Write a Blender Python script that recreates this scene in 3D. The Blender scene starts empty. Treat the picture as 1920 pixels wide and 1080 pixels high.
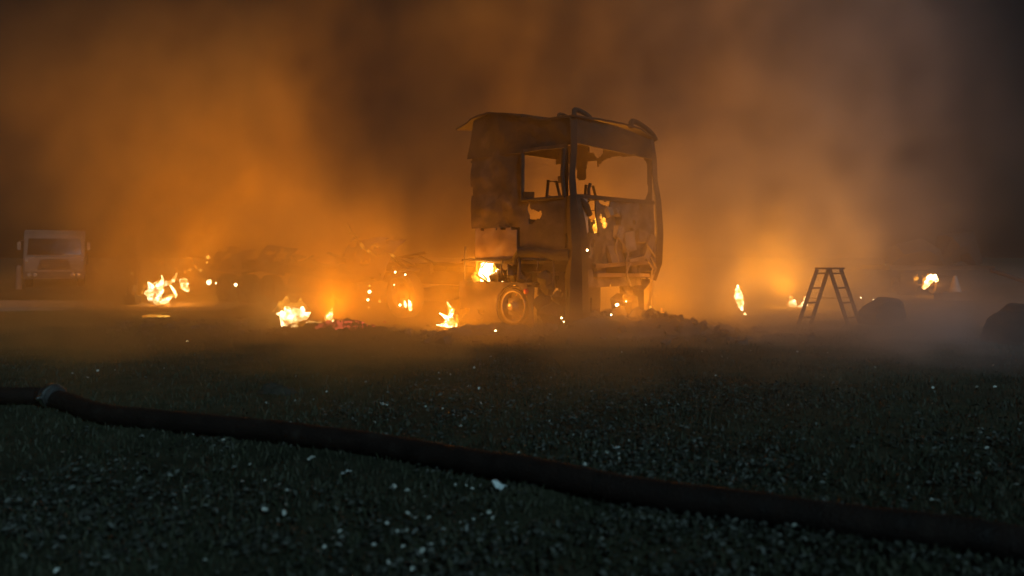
import bpy, bmesh, math, random
from mathutils import Vector, Matrix, noise
random.seed(7)
R = math.radians
S = bpy.context.scene
COL = S.collection

# ------------------------------------------------------------------ camera
F = 1480.0                      # focal length in photo pixels (1920 wide)
HZ = 478.0                      # horizon row
EYE = 1.35
cam = bpy.data.cameras.new('camera')
cam.sensor_width = 36
cam.lens = 36 * F / 1920
cam.shift_y = -(540 - HZ) / 1920
cam.clip_start = 0.05
cam.clip_end = 600
cam.dof.use_dof = True
cam.dof.focus_distance = 14.5
cam.dof.aperture_fstop = 1.15
co = bpy.data.objects.new('camera', cam)
COL.objects.link(co)
co.location = (0, 0, EYE)
co.rotation_euler = (R(90), 0, 0)
S.camera = co

# ------------------------------------------------------------------ night sky, faint cold light, exposure
W = bpy.data.worlds.new('World')
S.world = W
W.use_nodes = True
wn = W.node_tree
SUN_EL, SUN_AZ = 34, -152      # from behind the camera on the right
sky = wn.nodes.new('ShaderNodeTexSky')
sky.sky_type = 'NISHITA'
sky.sun_disc = False
sky.sun_elevation = R(SUN_EL)
sky.sun_rotation = R(180 + 28)
wn.nodes['Background'].inputs['Strength'].default_value = 0.0006
wn.links.new(sky.outputs['Color'], wn.nodes['Background'].inputs['Color'])
W.cycles.sampling_method = 'AUTOMATIC'
sun = bpy.data.lights.new('cold_light', 'SUN')  # sun lamp standing in for emergency floodlights behind the camera
sun.energy = 0.95
sun.angle = R(3)
sun.color = (0.52, 0.86, 1.0)
so = bpy.data.objects.new('cold_light', sun)
COL.objects.link(so)
so.location = (10, -20, 30)
_d = Vector((-math.sin(R(28)), math.cos(R(28)), -math.tan(R(SUN_EL))))
so.rotation_euler = _d.to_track_quat('-Z', 'Y').to_euler()

S.view_settings.view_transform = 'Standard'
S.view_settings.look = 'None'
S.view_settings.exposure = 0
S.view_settings.gamma = 1
S.view_settings.use_curve_mapping = False
cy = S.cycles
cy.max_bounces = 4
cy.diffuse_bounces = 2
cy.glossy_bounces = 2
cy.transparent_max_bounces = 12
cy.volume_bounces = 1
cy.volume_step_rate = 3.0
cy.volume_max_steps = 128
cy.use_denoising = True
cy.caustics_reflective = False
cy.caustics_refractive = False
cy.sample_clamp_indirect = 2

FIRE_GAIN, FIRE_COLOR = 2.9, (1, .295, .012)
# ------------------------------------------------------------------ small helpers
def P(px, py, d):
    """photo pixel and distance -> point in the place (used once, to survey positions)"""
    return Vector(((px - 960) / F * d, d, EYE - (py - HZ) / F * d))
def G(px, py):
    d = EYE * F / (py - HZ)
    return Vector(((px - 960) / F * d, d, 0))
def tag(o, label=None, cat=None, group=None, kind=None):
    if label: o['label'] = label
    if cat: o['category'] = cat
    if group: o['group'] = group
    if kind: o['kind'] = kind
    return o

# ------------------------------------------------------------------ haze and smoke
def haze():
    me = bpy.data.meshes.new('haze')
    bm = bmesh.new(); bmesh.ops.create_cube(bm, size=1)
    bm.to_mesh(me); bm.free()
    o = bpy.data.objects.new('haze', me); COL.objects.link(o)
    o.scale = (110, 80, 24); o.location = (0, 30, 11)
    m = bpy.data.materials.new('haze_air'); m.use_nodes = True
    nt = m.node_tree; nt.nodes.clear()
    out = nt.nodes.new('ShaderNodeOutputMaterial'); v = nt.nodes.new('ShaderNodeVolumePrincipled')
    v.inputs['Density'].default_value = 0.0011
    v.inputs['Color'].default_value = (.85, .82, .8, 1)
    v.inputs['Anisotropy'].default_value = 0.2
    nt.links.new(v.outputs[0], out.inputs['Volume'])
    me.materials.append(m)
    tag(o, kind='stuff')
    return o
haze()

class FieldNodes:
    """tiny expression builder over geometry-node maths"""
    def __init__(s, nt): s.nt = nt
    def m(s, op, a, b=None, c=None, clamp=False):
        n = s.nt.nodes.new('ShaderNodeMath'); n.operation = op; n.use_clamp = clamp
        for i, v in enumerate((a, b, c)):
            if v is None: continue
            if isinstance(v, (int, float)): n.inputs[i].default_value = v
            else: s.nt.links.new(v, n.inputs[i])
        return n.outputs[0]
    def noise(s, vec, scale, detail=3, dist=0.0):
        n = s.nt.nodes.new('ShaderNodeTexNoise')
        n.inputs['Scale'].default_value = scale; n.inputs['Detail'].default_value = detail
        n.inputs['Distortion'].default_value = dist
        s.nt.links.new(vec, n.inputs['Vector'])
        return n.outputs[0]
    def maprange(s, v, a, b, c, d):
        n = s.nt.nodes.new('ShaderNodeMapRange'); n.interpolation_type = 'SMOOTHSTEP'
        s.nt.links.new(v, n.inputs[0])
        for i, x in enumerate((a, b, c, d)): n.inputs[i + 1].default_value = x
        return n.outputs[0]

SMOKE_MIN, SMOKE_MAX = (-28, 4.5, 0.0), (28, 40, 18)
# (x, y, z, sx, sy, sz, amplitude)  billows of the smoke bank
BLOBS = [
    (-6.6, 18.5, 3.0, 2.3, 4.0, 2.8, .24),
    (-6.6, 17.6, 1.2, 2.8, 1.2, 1.3, .60),
    (-7.4, 18.6, 1.3, 1.9, .8, 1.2, .55),
    (-3.6, 15.7, 1.1, 1.9, 1.0, 1.1, .55),
    (-1.5, 15.0, 1.8, 1.0, .9, 1.3, .14),
    (-10.5, 20, 5.5, 3.5, 4.5, 2.4, .05),
    (0.0, 19.5, 8.0, 4.5, 4, 3.0, .06),
    (5.9, 18.5, 1.7, 3.2, 4.0, 2.0, .15),
    (5.4, 11.9, .1, 3.2, 1.9, .60, .28),
    (-4, 11.6, .05, 3.6, 1.7, .60, .42),
    (-2.1, 15.0, .8, 1.2, .8, 1.0, .50),
    (2.6, 12.9, 2.2, 1.2, .7, 2.2, .85),
    (5.7, 14.0, 5.4, 2.5, 2.4, 3.8, .17),
    (-.3, 12.8, 2.2, 1.3, .6, 1.8, .30),
]
# clearings: smoke thins to (1 - amount)
CLEARS = [
    (-2.4, 17, 3.6, 1.6, 9, 3.0, .68),
    (-13.5, 27, 0.8, 3.8, 9, 2.6, .9),
    (14.5, 18, 6.0, 5.2, 18, 12, .985),
    (-14, 16, 0.5, 6, 5, 2.6, .8),
    (-13, 18, 9, 5, 9, 4, .7),
]
def smoke():
    me = bpy.data.meshes.new('smoke')
    me.from_pydata([(0, 0, 0), (.01, 0, 0), (0, .01, 0)], [], [(0, 1, 2)])
    o = bpy.data.objects.new('smoke', me); COL.objects.link(o)
    m = bpy.data.materials.new('smoke_volume'); m.use_nodes = True
    nt = m.node_tree; nt.nodes.clear()
    out = nt.nodes.new('ShaderNodeOutputMaterial'); v = nt.nodes.new('ShaderNodeVolumePrincipled')
    v.inputs['Density'].default_value = 1.0
    # smoke albedo stands in for uneven cold light: brown left, bluish grey right
    g_ = nt.nodes.new('ShaderNodeNewGeometry'); sp = nt.nodes.new('ShaderNodeSeparateXYZ'); nt.links.new(g_.outputs['Position'], sp.inputs[0])
    mr = nt.nodes.new('ShaderNodeMapRange'); mr.interpolation_type = 'SMOOTHSTEP'
    mr.inputs[1].default_value = -1; mr.inputs[2].default_value = 7.5; nt.links.new(sp.outputs[0], mr.inputs[0])
    mx = nt.nodes.new('ShaderNodeMixRGB'); mx.inputs[1].default_value = (.85, .68, .28, 1); mx.inputs[2].default_value = (.80, .86, .97, 1)
    nt.links.new(mr.outputs[0], mx.inputs[0]); nt.links.new(mx.outputs[0], v.inputs['Color'])
    v.inputs['Anisotropy'].default_value = 0.28
    nt.links.new(v.outputs[0], out.inputs['Volume'])
    me.materials.append(m)
    ng = bpy.data.node_groups.new('smoke_field', 'GeometryNodeTree')
    ng.interface.new_socket('Geometry', in_out='INPUT', socket_type='NodeSocketGeometry')
    ng.interface.new_socket('Geometry', in_out='OUTPUT', socket_type='NodeSocketGeometry')
    go = ng.nodes.new('NodeGroupOutput')
    vc = ng.nodes.new('GeometryNodeVolumeCube')
    vc.inputs['Min'].default_value = SMOKE_MIN; vc.inputs['Max'].default_value = SMOKE_MAX
    sz = [b - a for a, b in zip(SMOKE_MIN, SMOKE_MAX)]
    for k, s_ in zip('XYZ', sz): vc.inputs['Resolution ' + k].default_value = int(s_ / 0.3)
    f = FieldNodes(ng)
    pos = ng.nodes.new('GeometryNodeInputPosition').outputs[0]
    sep = ng.nodes.new('ShaderNodeSeparateXYZ'); ng.links.new(pos, sep.inputs[0])
    x, y, z = sep.outputs
    base = f.m('MULTIPLY', f.maprange(y, 11, 17, 0, 1), f.maprange(z, 0, 11, .016, .0015))
    base = f.m('MULTIPLY', base, f.maprange(y, 32, 39.5, 1, 0))
    low = f.m('MULTIPLY', f.maprange(z, 0, 1.2, .15, 0), f.m('MULTIPLY', f.maprange(y, 4.6, 10.0, 0, 1), f.maprange(y, 15, 19, 1, .15)))
    tot = f.m('ADD', base, low)
    for (bx, by, bz, sx, sy, szz, amp) in BLOBS:
        q = None
        for c, b, s_ in ((x, bx, sx), (y, by, sy), (z, bz, szz)):
            t = f.m('DIVIDE', f.m('SUBTRACT', c, b), s_)
            t = f.m('MULTIPLY', t, t)
            q = t if q is None else f.m('ADD', q, t)
        g = f.m('MULTIPLY', f.m('EXPONENT', f.m('MULTIPLY', q, -1.0)), amp)
        tot = f.m('ADD', tot, g)
    for (bx, by, bz, sx, sy, szz, amp) in CLEARS:
        q = None
        for c, b, s_ in ((x, bx, sx), (y, by, sy), (z, bz, szz)):
            t = f.m('DIVIDE', f.m('SUBTRACT', c, b), s_)
            t = f.m('MULTIPLY', t, t)
            q = t if q is None else f.m('ADD', q, t)
        g = f.m('MULTIPLY', f.m('EXPONENT', f.m('MULTIPLY', q, -1.0)), -amp)
        tot = f.m('MULTIPLY', tot, f.m('ADD', g, 1.0))
    vr = ng.nodes.new('ShaderNodeVectorRotate'); vr.rotation_type = 'Y_AXIS'; vr.inputs['Angle'].default_value = R(-18)
    ng.links.new(pos, vr.inputs['Vector'])
    vm = ng.nodes.new('ShaderNodeVectorMath'); vm.operation = 'MULTIPLY'; vm.inputs[1].default_value = (1, 1, .7)
    ng.links.new(vr.outputs[0], vm.inputs[0])
    n1 = f.noise(vm.outputs[0], .22, 4, .8)
    mod = f.maprange(n1, .34, .66, .22, 1.75)
    n2 = f.noise(vm.outputs[0], .6, 5, 1.6)
    mod = f.m('MULTIPLY', mod, f.maprange(n2, .38, .62, .15, 1.9))
    tot = f.m('MULTIPLY', tot, mod)
    edge = f.m('MULTIPLY', f.maprange(x, -28, -23, 0, 1), f.maprange(x, 23, 28, 1, 0))
    edge = f.m('MULTIPLY', edge, f.maprange(z, 12, 18, 1, 0))
    side = f.m('MAXIMUM', f.maprange(f.m('SUBTRACT', x, f.m('MULTIPLY', y, .35)), 1.6, 6.2, 1, .10), f.maprange(z, .6, 1.8, .6, 0))
    edge = f.m('MULTIPLY', edge, side)
    tot = f.m('MULTIPLY', tot, edge)
    ng.links.new(tot, vc.inputs['Density'])
    sm = ng.nodes.new('GeometryNodeSetMaterial'); sm.inputs['Material'].default_value = m
    ng.links.new(vc.outputs[0], sm.inputs['Geometry']); ng.links.new(sm.outputs[0], go.inputs[0])
    md = o.modifiers.new('smoke_field', 'NODES'); md.node_group = ng
    tag(o, kind='stuff')
    return o
smoke()


# ------------------------------------------------------------------ materials
def new_mat(name):
    m = bpy.data.materials.new(name); m.use_nodes = True
    nt = m.node_tree
    return m, nt, nt.nodes['Principled BSDF']
def mottled(name, stops, scale=4, detail=6, rough=(.7, .95), metal=0.0, bump=.3, bump_scale=None, dist=.4, spec=.4):
    """noise-mixed surface; stops = [(position, rgb), ...]"""
    m, nt, b = new_mat(name)
    tc = nt.nodes.new('ShaderNodeTexCoord')
    n = nt.nodes.new('ShaderNodeTexNoise'); n.inputs['Scale'].default_value = scale
    n.inputs['Detail'].default_value = detail; n.inputs['Distortion'].default_value = dist
    nt.links.new(tc.outputs['Object'], n.inputs['Vector'])
    r = nt.nodes.new('ShaderNodeValToRGB')
    els = r.color_ramp.elements
    els[0].position, els[0].color = stops[0][0], (*stops[0][1], 1)
    els[1].position, els[1].color = stops[-1][0], (*stops[-1][1], 1)
    for p, c in stops[1:-1]:
        e = els.new(p); e.color = (*c, 1)
    nt.links.new(n.outputs[0], r.inputs[0]); nt.links.new(r.outputs[0], b.inputs['Base Color'])
    mr = nt.nodes.new('ShaderNodeMapRange'); mr.inputs[1].default_value = .3; mr.inputs[2].default_value = .7
    mr.inputs[3].default_value, mr.inputs[4].default_value = rough
    nt.links.new(n.outputs[0], mr.inputs[0]); nt.links.new(mr.outputs[0], b.inputs['Roughness'])
    b.inputs['Metallic'].default_value = metal
    b.inputs['Specular IOR Level'].default_value = spec
    if bump:
        n2 = nt.nodes.new('ShaderNodeTexNoise'); n2.inputs['Scale'].default_value = bump_scale or scale * 5
        n2.inputs['Detail'].default_value = 5
        nt.links.new(tc.outputs['Object'], n2.inputs['Vector'])
        bp = nt.nodes.new('ShaderNodeBump'); bp.inputs['Strength'].default_value = bump; bp.inputs['Distance'].default_value = .02
        nt.links.new(n2.outputs[0], bp.inputs['Height']); nt.links.new(bp.outputs[0], b.inputs['Normal'])
    return m
M = {}
M['burnt'] = mottled('burnt_steel', [(.3, (.020, .017, .015)), (.5, (.045, .034, .027)), (.68, (.09, .07, .055)), (.8, (.15, .14, .13))], 3.2)
M['burnt_dark'] = mottled('sooty_steel', [(.3, (.012, .01, .009)), (.6, (.03, .024, .02)), (.8, (.07, .05, .04))], 4)
M['ash_panel'] = mottled('ash_grey_steel', [(.3, (.10, .075, .055)), (.5, (.2, .17, .14)), (.75, (.32, .3, .28))], 3)
M['pale_panel'] = mottled('scorched_pale_steel', [(.3, (.07, .045, .03)), (.55, (.14, .10, .075)), (.75, (.2, .17, .14))], 2.2)
M['ashy'] = mottled('ash_streaked_steel', [(.3, (.03, .025, .021)), (.5, (.08, .066, .055)), (.66, (.16, .14, .12)), (.8, (.26, .24, .22))], 3.6)
M['bare'] = mottled('bare_grey_metal', [(.3, (.16, .17, .18)), (.6, (.3, .31, .32)), (.8, (.12, .08, .05))], 5, rough=(.35, .6), metal=.5)
M['rim'] = mottled('burnt_alloy', [(.3, (.10, .08, .065)), (.55, (.2, .17, .15)), (.8, (.12, .07, .045))], 7, rough=(.45, .7), metal=.6)
M['ash'] = mottled('ash_and_rubble', [(.3, (.02, .018, .016)), (.5, (.06, .052, .045)), (.7, (.15, .135, .12)), (.85, (.28, .26, .24))], 6, bump=.8, bump_scale=25)
M['char'] = mottled('char', [(.3, (.008, .007, .006)), (.7, (.03, .025, .022))], 6, bump=.6)
M['rubber'] = mottled('rubber', [(.3, (.010, .010, .011)), (.7, (.022, .02, .02))], 12, rough=(.6, .85), bump=.15, bump_scale=90)
M['hose'] = mottled('hose_rubber', [(.3, (.009, .006, .005)), (.6, (.017, .009, .007)), (.78, (.035, .028, .022))], 7, rough=(.55, .95), bump=.6, bump_scale=70, spec=.2)
M['wood'] = mottled('weathered_timber', [(.3, (.07, .045, .028)), (.7, (.14, .095, .06))], 9, bump=.4)
M['rock'] = mottled('dark_rock', [(.3, (.03, .028, .026)), (.7, (.08, .075, .07))], 3, bump=.9, bump_scale=9)
M['earth'] = mottled('dark_earth', [(.3, (.012, .014, .011)), (.7, (.035, .035, .028))], 5, bump=.9, bump_scale=14)
M['white_paint'] = mottled('dusty_white_paint', [(.3, (.09, .087, .083)), (.7, (.17, .165, .16))], 2, rough=(.35, .6), bump=.05)
M['grey_plastic'] = mottled('dark_grey_plastic', [(.3, (.03, .03, .032)), (.7, (.06, .06, .06))], 6, rough=(.5, .7), bump=.1)
M['glass'] = mottled('dark_windscreen_glass', [(.3, (.006, .006, .006)), (.7, (.012, .011, .010))], 2, rough=(.06, .1), bump=0, spec=.08)
M['lens'] = mottled('headlamp_lens', [(.3, (.5, .5, .52)), (.7, (.7, .7, .7))], 30, rough=(.05, .15), metal=.6, bump=.1)
M['chrome'] = mottled('polished_coupling', [(.3, (.6, .66, .7)), (.7, (.75, .8, .82))], 10, rough=(.12, .22), metal=1, bump=.1)
M['red_lens'] = mottled('red_lamp_lens', [(.3, (.5, .03, .03)), (.7, (.6, .06, .05))], 10, rough=(.2, .3), bump=0)
M['scrap'] = mottled('pale_scrap', [(.3, (.5, .6, .62)), (.7, (.75, .8, .8))], 20, rough=(.4, .6), bump=.2)
M['dull_grey'] = mottled('weathered_grey_paint', [(.3, (.07, .068, .065)), (.7, (.12, .115, .11))], 6)
M['cone_white'] = mottled('faded_white_plastic', [(.3, (.26, .24, .22)), (.7, (.36, .34, .32))], 5, rough=(.4, .6), bump=.1)

def ground_mat():
    m, nt, b = new_mat('trampled_grass_and_soil')
    g = nt.nodes.new('ShaderNodeNewGeometry')
    def noise_(sc, det, dist=0):
        n = nt.nodes.new('ShaderNodeTexNoise'); n.inputs['Scale'].default_value = sc; n.inputs['Detail'].default_value = det
        n.inputs['Distortion'].default_value = dist
        nt.links.new(g.outputs['Position'], n.inputs['Vector']); return n.outputs[0]
    big, mid, fine = noise_(.35, 4), noise_(3.5, 6, .5), noise_(38, 5, .3)
    r = nt.nodes.new('ShaderNodeValToRGB'); e = r.color_ramp.elements
    e[0].position, e[0].color = .32, (.012, .013, .008, 1)
    e[1].position, e[1].color = .72, (.075, .07, .045, 1)
    k = e.new(.5); k.color = (.03, .034, .018, 1)
    mx = nt.nodes.new('ShaderNodeMath'); mx.operation = 'ADD'
    a_ = nt.nodes.new('ShaderNodeMath'); a_.operation = 'MULTIPLY'; a_.inputs[1].default_value = .5
    b_ = nt.nodes.new('ShaderNodeMath'); b_.operation = 'MULTIPLY'; b_.inputs[1].default_value = .5
    nt.links.new(mid, a_.inputs[0]); nt.links.new(fine, b_.inputs[0])
    nt.links.new(a_.outputs[0], mx.inputs[0]); nt.links.new(b_.outputs[0], mx.inputs[1])
    nt.links.new(mx.outputs[0], r.inputs[0])
    mm = nt.nodes.new('ShaderNodeMixRGB'); mm.blend_type = 'MULTIPLY'; mm.inputs[0].default_value = .8
    mr = nt.nodes.new('ShaderNodeMapRange'); mr.inputs[1].default_value = .35; mr.inputs[2].default_value = .65
    mr.inputs[3].default_value = .45; mr.inputs[4].default_value = 1.3
    nt.links.new(big, mr.inputs[0])
    cb = nt.nodes.new('ShaderNodeCombineXYZ')
    for i in range(3): nt.links.new(mr.outputs[0], cb.inputs[i])
    nt.links.new(r.outputs[0], mm.inputs[1]); nt.links.new(cb.outputs[0], mm.inputs[2])
    nt.links.new(mm.outputs[0], b.inputs['Base Color'])
    b.inputs['Roughness'].default_value = .95; b.inputs['Specular IOR Level'].default_value = .2
    bp = nt.nodes.new('ShaderNodeBump'); bp.inputs['Strength'].default_value = .9; bp.inputs['Distance'].default_value = .03
    nt.links.new(mx.outputs[0], bp.inputs['Height']); nt.links.new(bp.outputs[0], b.inputs['Normal'])
    return m
M['ground'] = ground_mat()
M['gravel'] = mottled('pale_gravel', [(.3, (.16, .13, .10)), (.5, (.26, .22, .18)), (.7, (.36, .32, .27))], 14, bump=.9, bump_scale=40)

def leafy(name, cols, rough=.55):
    """each leaf its own tint (random per island)"""
    m, nt, b = new_mat(name)
    g = nt.nodes.new('ShaderNodeNewGeometry')
    r = nt.nodes.new('ShaderNodeValToRGB'); e = r.color_ramp.elements
    e[0].position, e[0].color = 0, (*cols[0], 1)
    e[1].position, e[1].color = 1, (*cols[-1], 1)
    for i, c in enumerate(cols[1:-1]):
        k = e.new((i + 1) / (len(cols) - 1)); k.color = (*c, 1)
    nt.links.new(g.outputs['Random Per Island'], r.inputs[0]); nt.links.new(r.outputs[0], b.inputs['Base Color'])
    b.inputs['Roughness'].default_value = rough; b.inputs['Specular IOR Level'].default_value = .3
    return m
M['grass'] = leafy('grass_blades', [(.02, .024, .014), (.035, .042, .022), (.07, .07, .045), (.05, .05, .035)], .6)
M['leaves'] = leafy('ground_leaf', [(.02, .024, .018), (.05, .054, .042), (.03, .03, .024), (.065, .067, .056), (.04, .04, .032), (.14, .145, .13)], .5)
M['pale_leaves'] = leafy('pale_leaf', [(.3, .32, .28), (.5, .52, .48), (.7, .72, .68)], .45)

def emissive(name, c1, c2, s1, s2, scale=7, alpha=None):
    m = bpy.data.materials.new(name); m.use_nodes = True
    nt = m.node_tree; nt.nodes.clear()
    out = nt.nodes.new('ShaderNodeOutputMaterial'); em = nt.nodes.new('ShaderNodeEmission')
    tc = nt.nodes.new('ShaderNodeTexCoord'); n = nt.nodes.new('ShaderNodeTexNoise')
    n.inputs['Scale'].default_value = scale; n.inputs['Detail'].default_value = 3
    nt.links.new(tc.outputs['Object'], n.inputs['Vector'])
    mr = nt.nodes.new('ShaderNodeMapRange'); mr.inputs[1].default_value = .38; mr.inputs[2].default_value = .62
    nt.links.new(n.outputs[0], mr.inputs[0])
    mx = nt.nodes.new('ShaderNodeMixRGB'); mx.inputs[1].default_value = (*c1, 1); mx.inputs[2].default_value = (*c2, 1)
    nt.links.new(mr.outputs[0], mx.inputs[0]); nt.links.new(mx.outputs[0], em.inputs['Color'])
    st = nt.nodes.new('ShaderNodeMapRange'); st.inputs[3].default_value = s1; st.inputs[4].default_value = s2
    nt.links.new(mr.outputs[0], st.inputs[0]); nt.links.new(st.outputs[0], em.inputs['Strength'])
    if alpha:
        tr = nt.nodes.new('ShaderNodeBsdfTransparent'); ms = nt.nodes.new('ShaderNodeMixShader')
        al = nt.nodes.new('ShaderNodeMapRange'); al.inputs[3].default_value, al.inputs[4].default_value = alpha
        nt.links.new(mr.outputs[0], al.inputs[0]); nt.links.new(al.outputs[0], ms.inputs[0])
        nt.links.new(tr.outputs[0], ms.inputs[1]); nt.links.new(em.outputs[0], ms.inputs[2])
        nt.links.new(ms.outputs[0], out.inputs['Surface'])
    else:
        nt.links.new(em.outputs[0], out.inputs['Surface'])
    m.cycles.emission_sampling = 'NONE'
    return m
M['flame'] = emissive('flame_core', (1, .52, .13), (1, .8, .45), 7.0, 22.0, 6)
M['flame_soft'] = emissive('flame_orange', (1, .30, .02), (1, .50, .07), 1.4, 3.6, 7)
M['flame_edge'] = emissive('flame_edge', (1, .26, .015), (1, .42, .04), .9, 3.0, 9, alpha=(0.0, .75))
M['glint_strip'] = emissive('faint_glint', (1, .26, .015), (1, .40, .04), .15, .75, 9, alpha=(0.0, .6))
M['ember'] = emissive('ember_glow', (.5, .05, .01), (1, .35, .12), .02, 2.2, 14)
M['ember_red'] = emissive('red_ember_glow', (.12, .01, .008), (1, .13, .07), .05, 2.6, 9)
M['glowing_rim'] = emissive('glowing_brake_drum', (.9, .14, .01), (1, .30, .03), .12, .6, 9)

# ------------------------------------------------------------------ mesh builder
def smoothstep(a, b, v):
    t = max(0, min(1, (v - a) / (b - a))); return t * t * (3 - 2 * t)
class MB:
    def __init__(s): s.v, s.f = [], []
    def add(s, vs, fs):
        k = len(s.v); s.v += [tuple(v) for v in vs]; s.f += [tuple(i + k for i in f) for f in fs]
    def box(s, c, size, rot=(0, 0, 0), jit=0, taper=1.0):
        m = Matrix.Rotation(rot[2], 3, 'Z') @ Matrix.Rotation(rot[1], 3, 'Y') @ Matrix.Rotation(rot[0], 3, 'X')
        vs = []
        for dz in (-1, 1):
            for dx, dy in ((-1, -1), (1, -1), (1, 1), (-1, 1)):
                k = taper if dz > 0 else 1
                p = Vector((dx * size[0] / 2 * k, dy * size[1] / 2 * k, dz * size[2] / 2))
                p += Vector([random.uniform(-jit, jit) for _ in range(3)])
                vs.append(Vector(c) + m @ p)
        s.add(vs, [(0, 3, 2, 1), (4, 5, 6, 7), (0, 1, 5, 4), (1, 2, 6, 5), (2, 3, 7, 6), (3, 0, 4, 7)])
    def tube(s, path, r, n=10, squash=1.0, cap=True, wob=0, closed=False):
        path = [Vector(p) for p in path]
        rr = r if isinstance(r, (list, tuple)) else [r] * len(path)
        vs = []; fs = []; up = None
        L = len(path)
        for i, p in enumerate(path):
            if closed: t = path[(i + 1) % L] - path[i - 1]
            else: t = path[min(i + 1, L - 1)] - path[max(i - 1, 0)]
            t.normalize()
            if up is None:
                up = Vector((0, 1, 0)) if abs(t.y) < .8 else Vector((1, 0, 0))
            a = (up - t * up.dot(t)).normalized(); b = t.cross(a); up = a
            for k in range(n):
                an = 2 * math.pi * k / n
                w = 1 + (wob * noise.noise(Vector((p.x * 9 + math.cos(an), p.y * 9 + math.sin(an), p.z * 9))) if wob else 0)
                vs.append(p + (a * math.cos(an) * squash + b * math.sin(an)) * rr[i] * w)
        for i in range(L if closed else L - 1):
            j = (i + 1) % L
            for k in range(n):
                fs.append((i * n + k, i * n + (k + 1) % n, j * n + (k + 1) % n, j * n + k))
        if cap and not closed:
            fs.append(tuple(range(n))[::-1]); fs.append(tuple((L - 1) * n + k for k in range(n)))
        s.add(vs, fs)
    def lathe(s, prof, n=28, c=(0, 0, 0), axis='Y'):
        """prof = [(radius, along axis)]"""
        vs = []; fs = []
        for (r, h) in prof:
            for k in range(n):
                a = 2 * math.pi * k / n
                q = (r * math.cos(a), h, r * math.sin(a)) if axis == 'Y' else (r * math.cos(a), r * math.sin(a), h)
                vs.append(Vector(c) + Vector(q))
        for i in range(len(prof) - 1):
            for k in range(n):
                fs.append((i * n + k, i * n + (k + 1) % n, (i + 1) * n + (k + 1) % n, (i + 1) * n + k))
        s.add(vs, fs)
    def sheet(s, pos, nu, nv, keep=None, thick=.02, nrm=(0, 1, 0)):
        """pos(u,v)->Vector over 0..1; keep(u,v) decides cells; given real thickness"""
        nrm = Vector(nrm) * thick
        idx = {}
        vs = []; fs = []
        def vid(i, j, side):
            if (i, j, side) not in idx:
                idx[(i, j, side)] = len(vs)
                vs.append(pos(i / nu, j / nv) + (nrm if side else Vector()))
            return idx[(i, j, side)]
        K = [[(keep is None or keep((i + .5) / nu, (j + .5) / nv)) for j in range(nv)] for i in range(nu)]
        for i in range(nu):
            for j in range(nv):
                if not K[i][j]: continue
                fs.append((vid(i, j, 0), vid(i + 1, j, 0), vid(i + 1, j + 1, 0), vid(i, j + 1, 0)))
                fs.append((vid(i, j, 1), vid(i, j + 1, 1), vid(i + 1, j + 1, 1), vid(i + 1, j, 1)))
                for di, dj, a, b in ((-1, 0, (i, j), (i, j + 1)), (1, 0, (i + 1, j + 1), (i + 1, j)),
                                     (0, -1, (i + 1, j), (i, j)), (0, 1, (i, j + 1), (i + 1, j + 1))):
                    ii, jj = i + di, j + dj
                    if 0 <= ii < nu and 0 <= jj < nv and K[ii][jj]: continue
                    fs.append((vid(*a, 0), vid(*b, 0), vid(*b, 1), vid(*a, 1))[::-1])
        s.add(vs, fs)
    def build(s, name, mat, parent=None, smooth=True):
        me = bpy.data.meshes.new(name)
        me.from_pydata(s.v, [], s.f); me.update()
        if smooth:
            me.polygons.foreach_set('use_smooth', [True] * len(me.polygons))
            try: me.set_sharp_from_angle(angle=R(38))
            except Exception: pass
        me.materials.append(M[mat] if isinstance(mat, str) else mat)
        o = bpy.data.objects.new(name, me); COL.objects.link(o)
        if parent: o.parent = parent
        return o
def empty(name, loc, rz=0, **k):
    o = bpy.data.objects.new(name, None); COL.objects.link(o)
    o.empty_display_size = .2
    o.location = loc; o.rotation_euler = (0, 0, rz)
    return tag(o, **k)
def N(*a): return noise.noise(Vector((tuple(a) + (0.0, 0.0))[:3]))
def FB(x, y, z=0): return N(x, y, z) + .5 * N(2.1 * x, 2.1 * y, z + 7) + .25 * N(4.3 * x, 4.3 * y, z + 13)

# ------------------------------------------------------------------ ground
def gz(x, y):
    """height of the ground"""
    a = .03 * FB(x * .35, y * .35) + .02 * FB(x * 1.3, y * 1.3, 3)
    near = smoothstep(30, 14, y)
    return a * near
def build_ground():
    def axis(lo, dlo, dhi, hi, step, g=1.22):
        c = []; v = dlo
        while v < dhi: c.append(v); v += step
        st = step; v = dhi
        while v < hi: c.append(v); st *= g; v += st
        c.append(hi)
        st = step; v = dlo; left = []
        while v > lo:
            st *= g; v -= st
            left.append(max(v, lo))
        return sorted(set(left + c))
    xs = axis(-220, -9, 9, 220, .075); ys = axis(-25, 2.2, 15, 380, .07)
    vs = []; nx = len(xs)
    for y in ys:
        for x in xs:
            f = smoothstep(18, 9, y) * smoothstep(12, 8, abs(x))
            vs.append((x, y, gz(x, y) + f * .018 * FB(x * 5, y * 5, 2)))
    fs = [(j * nx + i, j * nx + i + 1, (j + 1) * nx + i + 1, (j + 1) * nx + i) for j in range(len(ys) - 1) for i in range(nx - 1)]
    b = MB(); b.v, b.f = vs, fs
    tag(b.build('ground', 'ground'), kind='structure')
build_ground()
def build_track():
    b = MB()
    def pos(u, v):
        x = -34 + u * 27.2
        wob = .25 * N(x * .5, 3)
        y = 18.9 + v * 3.3 + wob + (1 - u) * .5
        z = .012 + .07 * smoothstep(0, .08, v) * smoothstep(1, .9, v) + .012 * FB(x * 2, y * 2)
        return Vector((x, y, z))
    b.sheet(pos, 180, 24, thick=.2, nrm=(0, 0, -1))
    tag(b.build('gravel_track', 'gravel'), kind='structure')
build_track()

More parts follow.
